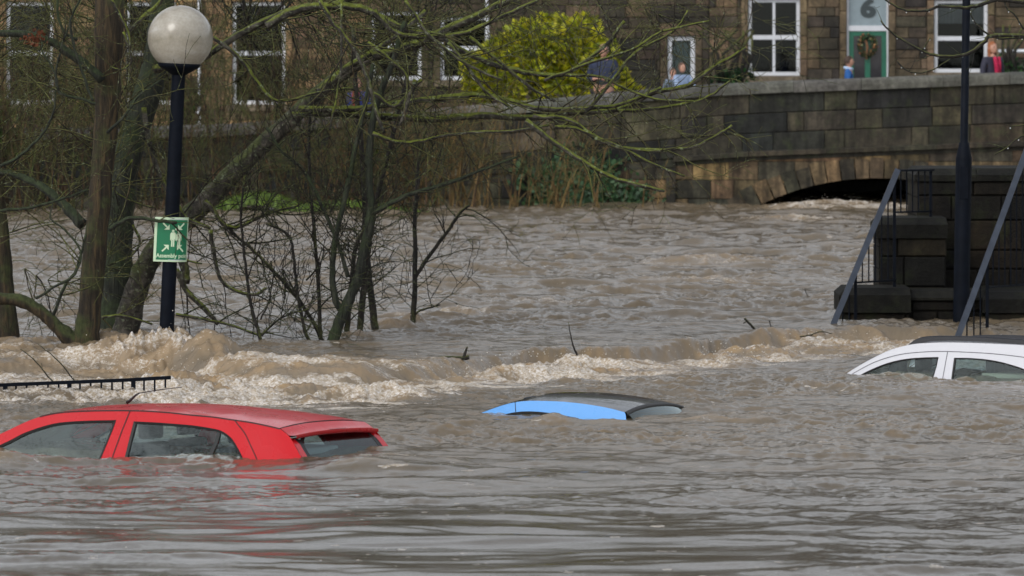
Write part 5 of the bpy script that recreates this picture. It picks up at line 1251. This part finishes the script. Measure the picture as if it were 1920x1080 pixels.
c.panel(seam+rear+bot, [fw_, rw_, qw], 'body', M['carwhite'])
for poly in (fw_, rw_, qw):
    for fn in (c.near, c.far): c.ring(poly, .014, 'window_seal', -.003, .004, M['rubber'], fn)
    i2 = inset(poly, .012)
    for fn in (c.near, c.far):
        m_ = MB(); tri = tessellate_polygon([[Vector((a, b, 0)) for a, b in i2]]); m_.add([fn(p, .012) for p in i2], [tuple(t) for t in tri]); m_.build('side_window', M['carglass'], c.e)
M['wgap'] = plain('white_gap', (.10, .10, .12), .6)
c.strip(dens(c.px([(1560, 722), (1593, 704), (1618, 690), (1640, 679), (1668, 669.5), (1698, 663), (1738, 659.5), (1777, 659), (1837, 661.5), (1880, 665), (1920, 670), (1970, 679), (2030, 695)]), 3), .007, 'door_gap', M['wgap'])
c.strip(c.px([(1777, 659), (1773, 680), (1768, 708), (1764, 730)]), .007, 'door_gap', M['wgap'])
iF = 15
loft(c, seam[iF:], 'roof', M['carwhite'], cf=lambda t: .035*min(1, .5+t*3))
loft(c, seam[:iF+1], 'windscreen', M['carglass'], t0=.03, t1=.97, cf=lambda t: .02)
loft(c, seam[:iF+1], 'windscreen_pillar', plain('blue_grey_trim', (.08, .12, .2), .3), t0=-.002, t1=.03, nt=3, cf=lambda t: .02)
loft(c, [rear[0], rear[1], rear[2]], 'rear_window', M['carglass'], cf=lambda t: .01, t0=.06, t1=.94)
rl_px = [(1694, 656.5), (1703, 650), (1714, 643.5), (1728, 637.8), (1745, 635), (1775, 634.2), (1820, 635), (1870, 637.5), (1920, 641), (1990, 647), (2050, 657), (2082, 667)]
def rail_mesh(mirror):
    m_ = MB(); hts = [.012, .035, .055, .055, .050, .047, .047, .047, .047, .047, .045, .015]; L_ = []
    uz = [c.side(p, .05) for p in rl_px]; uz = dens(uz, 4); hh = np.interp(np.linspace(0, 1, len(uz)), np.linspace(0, 1, len(hts)), hts); vs = []
    for i, (u_, z_) in enumerate(uz):
        w0 = c.k*z_+.05; h_ = hh[i]/2
        for (dw, dz) in ((-.018, -h_), (-.016, h_*.6), (-.006, h_), (.010, h_), (.018, h_*.6), (.018, -h_)):
            w = w0+dw; vs.append((u_, w, z_+dz) if not mirror else (u_, c.W-w, z_+dz-c.roll))
    n = len(uz); m_.add(vs, [(i*6+k, i*6+(k+1) % 6, (i+1)*6+(k+1) % 6, (i+1)*6+k) for i in range(n-1) for k in range(6)]+[(0, 1, 2, 3, 4, 5), tuple((n-1)*6+k for k in range(5, -1, -1))])
    return m_.build('roof_rail', plain('rail_plastic', (.016, .017, .022), .35, var=.1), c.e)
rail_mesh(False); rail_mesh(True)
seats(c, [(-.55, .40), (-.55, 1.02), (.45, .36), (.45, .72), (.45, 1.06)], .0)
m_ = MB(); m_.box(.2, 1.4, .13, c.W-.13, -.5, -.44); m_.build('rear_floor', M['dark'], c.e)
m_ = MB(); rbox(m_, (.75, .7, .02), (.7, 1.0, .05), .02); m_.build('parcel_shelf', plain('cream_shelf', (.45, .42, .33), .7), c.e)

# ------------------------------------------------------------------ PEOPLE on the street
skinm = plain('skin', (.50, .27, .19), .5, var=.1)
def skinned(verts, edges, radii, sub=1):
    me = bpy.data.meshes.new('tmp'); me.from_pydata(verts, edges, []); o = bpy.data.objects.new('tmp', me); COL.objects.link(o)
    md = o.modifiers.new('s', 'SKIN'); 
    for i, v in enumerate(me.skin_vertices[0].data): v.radius = (radii[i], radii[i]*.85) if not hasattr(radii[i], '__len__') else radii[i]; v.use_root = (i == 0)
    s2 = o.modifiers.new('u', 'SUBSURF'); s2.levels = sub
    dg = bpy.context.evaluated_depsgraph_get(); r_ = bpy.data.meshes.new_from_object(o.evaluated_get(dg)); bpy.data.objects.remove(o); bpy.data.meshes.remove(me); return r_
def person(label, px, top_py, Y, h, facing, jacket, hair, trousers=(.03, .03, .045), arms='down', long_hair=False, collar=None, build=1.0, scarf=None, bald=False, hold=None):
    s_ = F/Y; X = (px-960)/s_; ztop = H-(top_py-YH)/s_; z0 = ztop-h; e = empty('person', (X, Y, z0), facing, label, 'person'); k = h/1.75; b = build
    # facing 0 looks towards the camera (-Y local)
    V = [(0, 0, .95), (0, 0, 1.12), (0, 0, 1.32), (0, .01, 1.46), (0, 0, 1.54)]; E = [(0, 1), (1, 2), (2, 3), (3, 4)]; Rd = [(.15*b, .11*b), (.14*b, .11*b), (.17*b, .12*b), (.075, .07), (.055, .055)]
    arm = {'down': [(.19, .0, 1.40), (.24, .02, 1.14), (.24, -.06, .88), (.235, -.08, .80)], 'held': [(.19, .0, 1.40), (.26, -.02, 1.14), (.10, -.27, 1.12), (.05, -.33, 1.13)], 'lean': [(.19, 0, 1.40), (.23, -.16, 1.18), (.16, -.36, 1.13), (.12, -.42, 1.12)]}[arms]
    clothe = list(range(4)); hands = []
    for sd in (1, -1):
        n0 = len(V); V += [(sd*x, y_, z) for x, y_, z in arm]; Rd += [.062*b, .052*b, .036, .032]; E += [(2, n0), (n0, n0+1), (n0+1, n0+2), (n0+2, n0+3)]; hands.append((n0+2, n0+3))
        n0 = len(V); V += [(sd*.10, 0, .86), (sd*.11, -.02, .48), (sd*.11, .02, .09), (sd*.115, -.14, .04)]; Rd += [.095*b, .065, .045, .04]; E += [(0, n0), (n0, n0+1), (n0+1, n0+2), (n0+2, n0+3)]
    me = skinned([tuple(c_*k for c_ in v) for v in V], E, [tuple(q*k for q in (r_ if hasattr(r_, '__len__') else (r_, r_))) for r_ in Rd])
    bm = bmesh.new(); bm.from_mesh(me)
    def ell(c_, r_, sub=2):
        g = bmesh.ops.create_icosphere(bm, subdivisions=sub, radius=1)['verts']
        for v in g: v.co = Vector((v.co.x*r_[0]+c_[0], v.co.y*r_[1]+c_[1], v.co.z*r_[2]+c_[2]))*k
        return g
    ell((0, -.005, 1.635), (.078, .098, .118), 3); ell((0, -.045, 1.575), (.052, .055, .055)); ell((0, -.108, 1.625), (.014, .018, .024)); ell((.08, .01, 1.63), (.012, .02, .03)); ell((-.08, .01, 1.63), (.012, .02, .03)); ell((0, -.094, 1.582), (.024, .012, .009))
    # hands: palm, four fingers and a thumb
    for si, (a, c_) in enumerate(hands):
        w = Vector(V[c_]); d = (w-Vector(V[a])).normalized(); sd = 1 if si == 0 else -1; sdv = d.cross(Vector((0, 1, 0)) if arms == 'down' else Vector((0, 0, 1))).normalized()
        ell(tuple(w+d*.04), (.034, .034, .034))
        for f in range(4):
            f0 = w+d*.06+sdv*(f-1.5)*.018; pts = [f0, f0+d*.03+Vector((0, -.006, -.004)), f0+d*(.05-.004*abs(f-1.5))+Vector((0, -.016, -.016))]
            for q in pts: ell(tuple(q), (.0105, .0105, .0105), 1)
        for q in (w+d*.02-sdv*.035, w+d*.04-sdv*.045): ell(tuple(q), (.012, .012, .012), 1)
    me2 = bpy.data.meshes.new('person_body'); bm.to_mesh(me2); bm.free(); bpy.data.meshes.remove(me)
    o = bpy.data.objects.new('tmp', me2); COL.objects.link(o); rm = o.modifiers.new('r', 'REMESH'); rm.mode = 'VOXEL'; rm.voxel_size = .011*k; rm.use_smooth_shade = True
    dg = bpy.context.evaluated_depsgraph_get(); body = bpy.data.meshes.new_from_object(o.evaluated_get(dg)); bpy.data.objects.remove(o)
    body.materials.clear(); body.materials.append(skinm); bo = bpy.data.objects.new('body', body); COL.objects.link(bo); bo.parent = e
    # eyes and brows
    m_ = MB()
    for sd in (1, -1):
        c_ = Vector((sd*.03, -.092, 1.642))*k
        m_.box(c_.x-.011*k, c_.x+.011*k, c_.y-.004, c_.y+.01, c_.z-.005*k, c_.z+.005*k); m_.box(c_.x-.016*k, c_.x+.016*k, c_.y-.006, c_.y+.01, c_.z+.014*k, c_.z+.019*k)
    m_.build('eyes', plain('eye_dark', (.03, .02, .015), .3), bo)
    # jacket: torso and arms grown a little larger
    nV = [V[0], V[1], V[2], V[3]]; nR = [(.165*b, .13*b), (.165*b, .13*b), (.195*b, .14*b), (.09, .085)]; nE = [(0, 1), (1, 2), (2, 3)]
    for sd in (1, -1):
        n0 = len(nV); nV += [(sd*x, y_, z) for x, y_, z in arm[:3]]; nR += [.078*b, .066*b, .048]; nE += [(2, n0), (n0, n0+1), (n0+1, n0+2)]
    jm = skinned([tuple(c_*k for c_ in v) for v in nV], nE, [tuple(q*k for q in (r_ if hasattr(r_, '__len__') else (r_, r_))) for r_ in nR], 2)
    jm.materials.clear(); jm.materials.append(plain('jacket_cloth', jacket, .8, var=.25, vs=14)); jm.polygons.foreach_set('use_smooth', [True]*len(jm.polygons)); jo = bpy.data.objects.new('jacket', jm); COL.objects.link(jo); jo.parent = e
    if collar:
        m_ = MB(); m_.tube([Vector((math.cos(a)*.085, math.sin(a)*.085+.015, 1.475+.02*math.sin(a)))*k for a in [2*math.pi*q/14 for q in range(14)]], .035*k, 8, closed=True); m_.build('collar', plain('collar_cloth', collar, .8, var=.1), jo, True)
    if scarf:
        m_ = MB(); m_.tube([Vector((-.05, -.13, 1.46))*k, Vector((-.03, -.155, 1.3))*k, Vector((.0, -.15, 1.12))*k, Vector((.0, -.14, 1.0))*k], [.035*k, .045*k, .05*k, .04*k], 8); m_.tube([Vector((.055, -.13, 1.46))*k, Vector((.06, -.15, 1.3))*k, Vector((.06, -.14, 1.1))*k], [.03*k, .035*k, .035*k], 8); m_.build('scarf', plain('scarf_cloth', scarf, .85, var=.4, vs=30), jo, True)
    tV = [(0, 0, .98)]; tR = [(.16*b, .12*b)]; tE = []
    for sd in (1, -1):
        n0 = len(tV); tV += [(sd*.10, 0, .86), (sd*.11, -.02, .48), (sd*.11, .02, .12)]; tR += [.108*b, .082, .065]; tE += [(0, n0), (n0, n0+1), (n0+1, n0+2)]
    tm = skinned([tuple(c_*k for c_ in v) for v in tV], tE, [tuple(q*k for q in (r_ if hasattr(r_, '__len__') else (r_, r_))) for r_ in tR]); tm.materials.clear(); tm.materials.append(plain('trouser_cloth', trousers, .85, var=.2)); to = bpy.data.objects.new('trousers', tm); COL.objects.link(to); to.parent = e
    # hair
    m_ = MB(); vs = []; nA, nB = 22, 12; rg_ = random.Random(int(px))
    for j in range(nB+1):
        for i in range(nA):
            a = 2*math.pi*i/nA; front = max(0, -math.sin(a)); lim = (-.35 if not long_hair else -.75) if front < .35 else (.45 if not bald else 1.2); ph = math.pi/2-(math.pi/2-lim)*j/nB; rr_ = 1.07+rg_.uniform(-.025, .03) if not bald else 1.02
            z = 1.637+.122*math.sin(ph)*rr_; q = math.cos(ph)*rr_
            if long_hair and j > nB*.6 and front < .35: z -= .16*(j/nB-.6)/.4; q = max(q, .95)
            vs.append(Vector((.084*q*math.cos(a), .012+.1*q*math.sin(a), z))*k)
    m_.add(vs, [(j*nA+i, j*nA+(i+1) % nA, (j+1)*nA+(i+1) % nA, (j+1)*nA+i) for j in range(nB) for i in range(nA)])
    m_.build('hair', plain('hair', hair, .7, var=.35, vs=40), bo, True)
    if hold:
        pass
    return e
person('balding man in a navy jacket with clasped hands behind the parapet by the yellow bush', 1132, 83, 108.0, 1.78, math.radians(-18), (.018, .026, .06), (.25, .2, .17), arms='held', bald=True, build=1.25)
person('boy in a bright blue coat with a pale hood walking right past the green door', 1592, 106, 107.6, 1.38, math.radians(85), (.015, .10, .33), (.05, .028, .018), collar=(.45, .58, .78), build=.95)
person('woman with long red hair, dark jacket and crimson scarf behind the parapet', 1861, 79, 107.4, 1.62, math.radians(35), (.03, .03, .05), (.30, .10, .035), long_hair=True, scarf=(.42, .01, .06))
person('brown-haired child in a pale blue coat before the small white window', 1279, 118, 107.8, 1.34, math.radians(30), (.25, .33, .48), (.10, .055, .035), arms='lean')
person('smaller child half hidden beside the brown-haired one at the small white window', 1262, 128, 108.3, 1.24, math.radians(20), (.14, .18, .24), (.09, .05, .03))
person('person in a blue coat nearly hidden by twigs above the horizontal boughs', 672, 146, 108.0, 1.55, math.radians(-25), (.02, .035, .16), (.10, .06, .04), scarf=(.22, .03, .02))

# ------------------------------------------------------------------ DRIFTWOOD, SPRAY
def stick(label, traces, Y, px, py, name='driftwood'):
    m_ = MB(); rg_ = random.Random(px)
    for (tr_, w0, w1) in traces: limb(m_, tr_, Y, w0, w1, rg_, sides=6, wob=.003)
    o = recentre(m_.build(name, M['bark_dark'], None, True)); tag(o, label, 'driftwood', 'driftwood caught in the flood'); return o
stick('dark driftwood stub stuck on the drop line above the blue car', [([(800, 673), (840, 671), (868, 672), (880, 670)], 6, 9), ([(868, 672), (873, 660), (876, 650)], 7, 3)], 55.3, 870, 670)
stick('thin upright twig on the lip of the drop', [([(1082, 665), (1076, 652), (1070, 630), (1066, 604)], 5, 1.5)], 55.9, 1075, 650)
stick('short dark stick poking up near the right end of the drop', [([(1420, 622), (1410, 612), (1396, 597)], 5, 4), ([(1405, 607), (1400, 603), (1394, 606)], 2.5, 2)], 60.2, 1405, 605)
stick('small upright twig further right on the drop', [([(1449, 618), (1445, 610), (1442, 600)], 2.5, 2)], 60.3, 1445, 610)
stick('thin twig standing in the open river left of the handrail', [([(1518, 568), (1514, 556), (1509, 542)], 2, 1.5)], 68, 1512, 555)
stick('fine branching twig beside the foot of the near handrail', [([(1500, 632), (1520, 628), (1540, 622), (1560, 626)], 2.5, 1.5), ([(1520, 628), (1530, 633)], 1.5, 1.2)], 60.1, 1530, 628)
stick('pair of bare twigs slanting out of the foam above the sunken railing', [([(105, 722), (85, 700), (62, 672), (38, 655)], 3.2, 1.5), ([(145, 722), (125, 695), (100, 668), (72, 646)], 3.2, 1.5), ([(80, 694), (78, 680)], 1.5, 1)], 53.4, 90, 690)
stick('black broken branch end in the splash right of the lamp post', [([(432, 728), (425, 712), (416, 700)], 9, 4), ([(425, 712), (431, 704)], 5, 3)], 54.0, 424, 712)
m = MB(); rg = random.Random(77)
def drop(p, r): m.add([p+Vector(v)*r for v in ((1, 0, 0), (-1, 0, 0), (0, 1, 0), (0, -1, 0), (0, 0, 1), (0, 0, -1))], [(0, 2, 4), (2, 1, 4), (1, 3, 4), (3, 0, 4), (2, 0, 5), (1, 2, 5), (3, 1, 5), (0, 3, 5)])
for (px, py, Y, sx_, sy_, n) in ((320, 640, 56.8, 30, 14, 160), (420, 690, 54.9, 28, 18, 130), (300, 690, 54.8, 60, 20, 130), (500, 705, 54.2, 70, 12, 170), (610, 700, 54.3, 70, 12, 120), (60, 725, 53.2, 90, 8, 120), (210, 640, 57.2, 40, 8, 50), (1360, 660, 56.5, 60, 10, 90),
                                 (1050, 665, 55.5, 90, 8, 90), (1560, 632, 59.5, 60, 7, 70), (900, 690, 54.0, 80, 10, 80), (775, 598, 61.9, 12, 8, 30), (1560, 372, 103.5, 60, 4, 40)):
    for _ in range(n):
        drop(at(rg.gauss(px, sx_), rg.gauss(py, sy_), Y+rg.uniform(-.4, .3)), rg.choice((.0022, .0025, .003, .004, .006)))
o = m.build('spray', plain('spray_foam', (.74, .70, .62), .4)); tag(o, 'flying drops of white and tan spray over the churned water', 'spray', None, 'stuff')
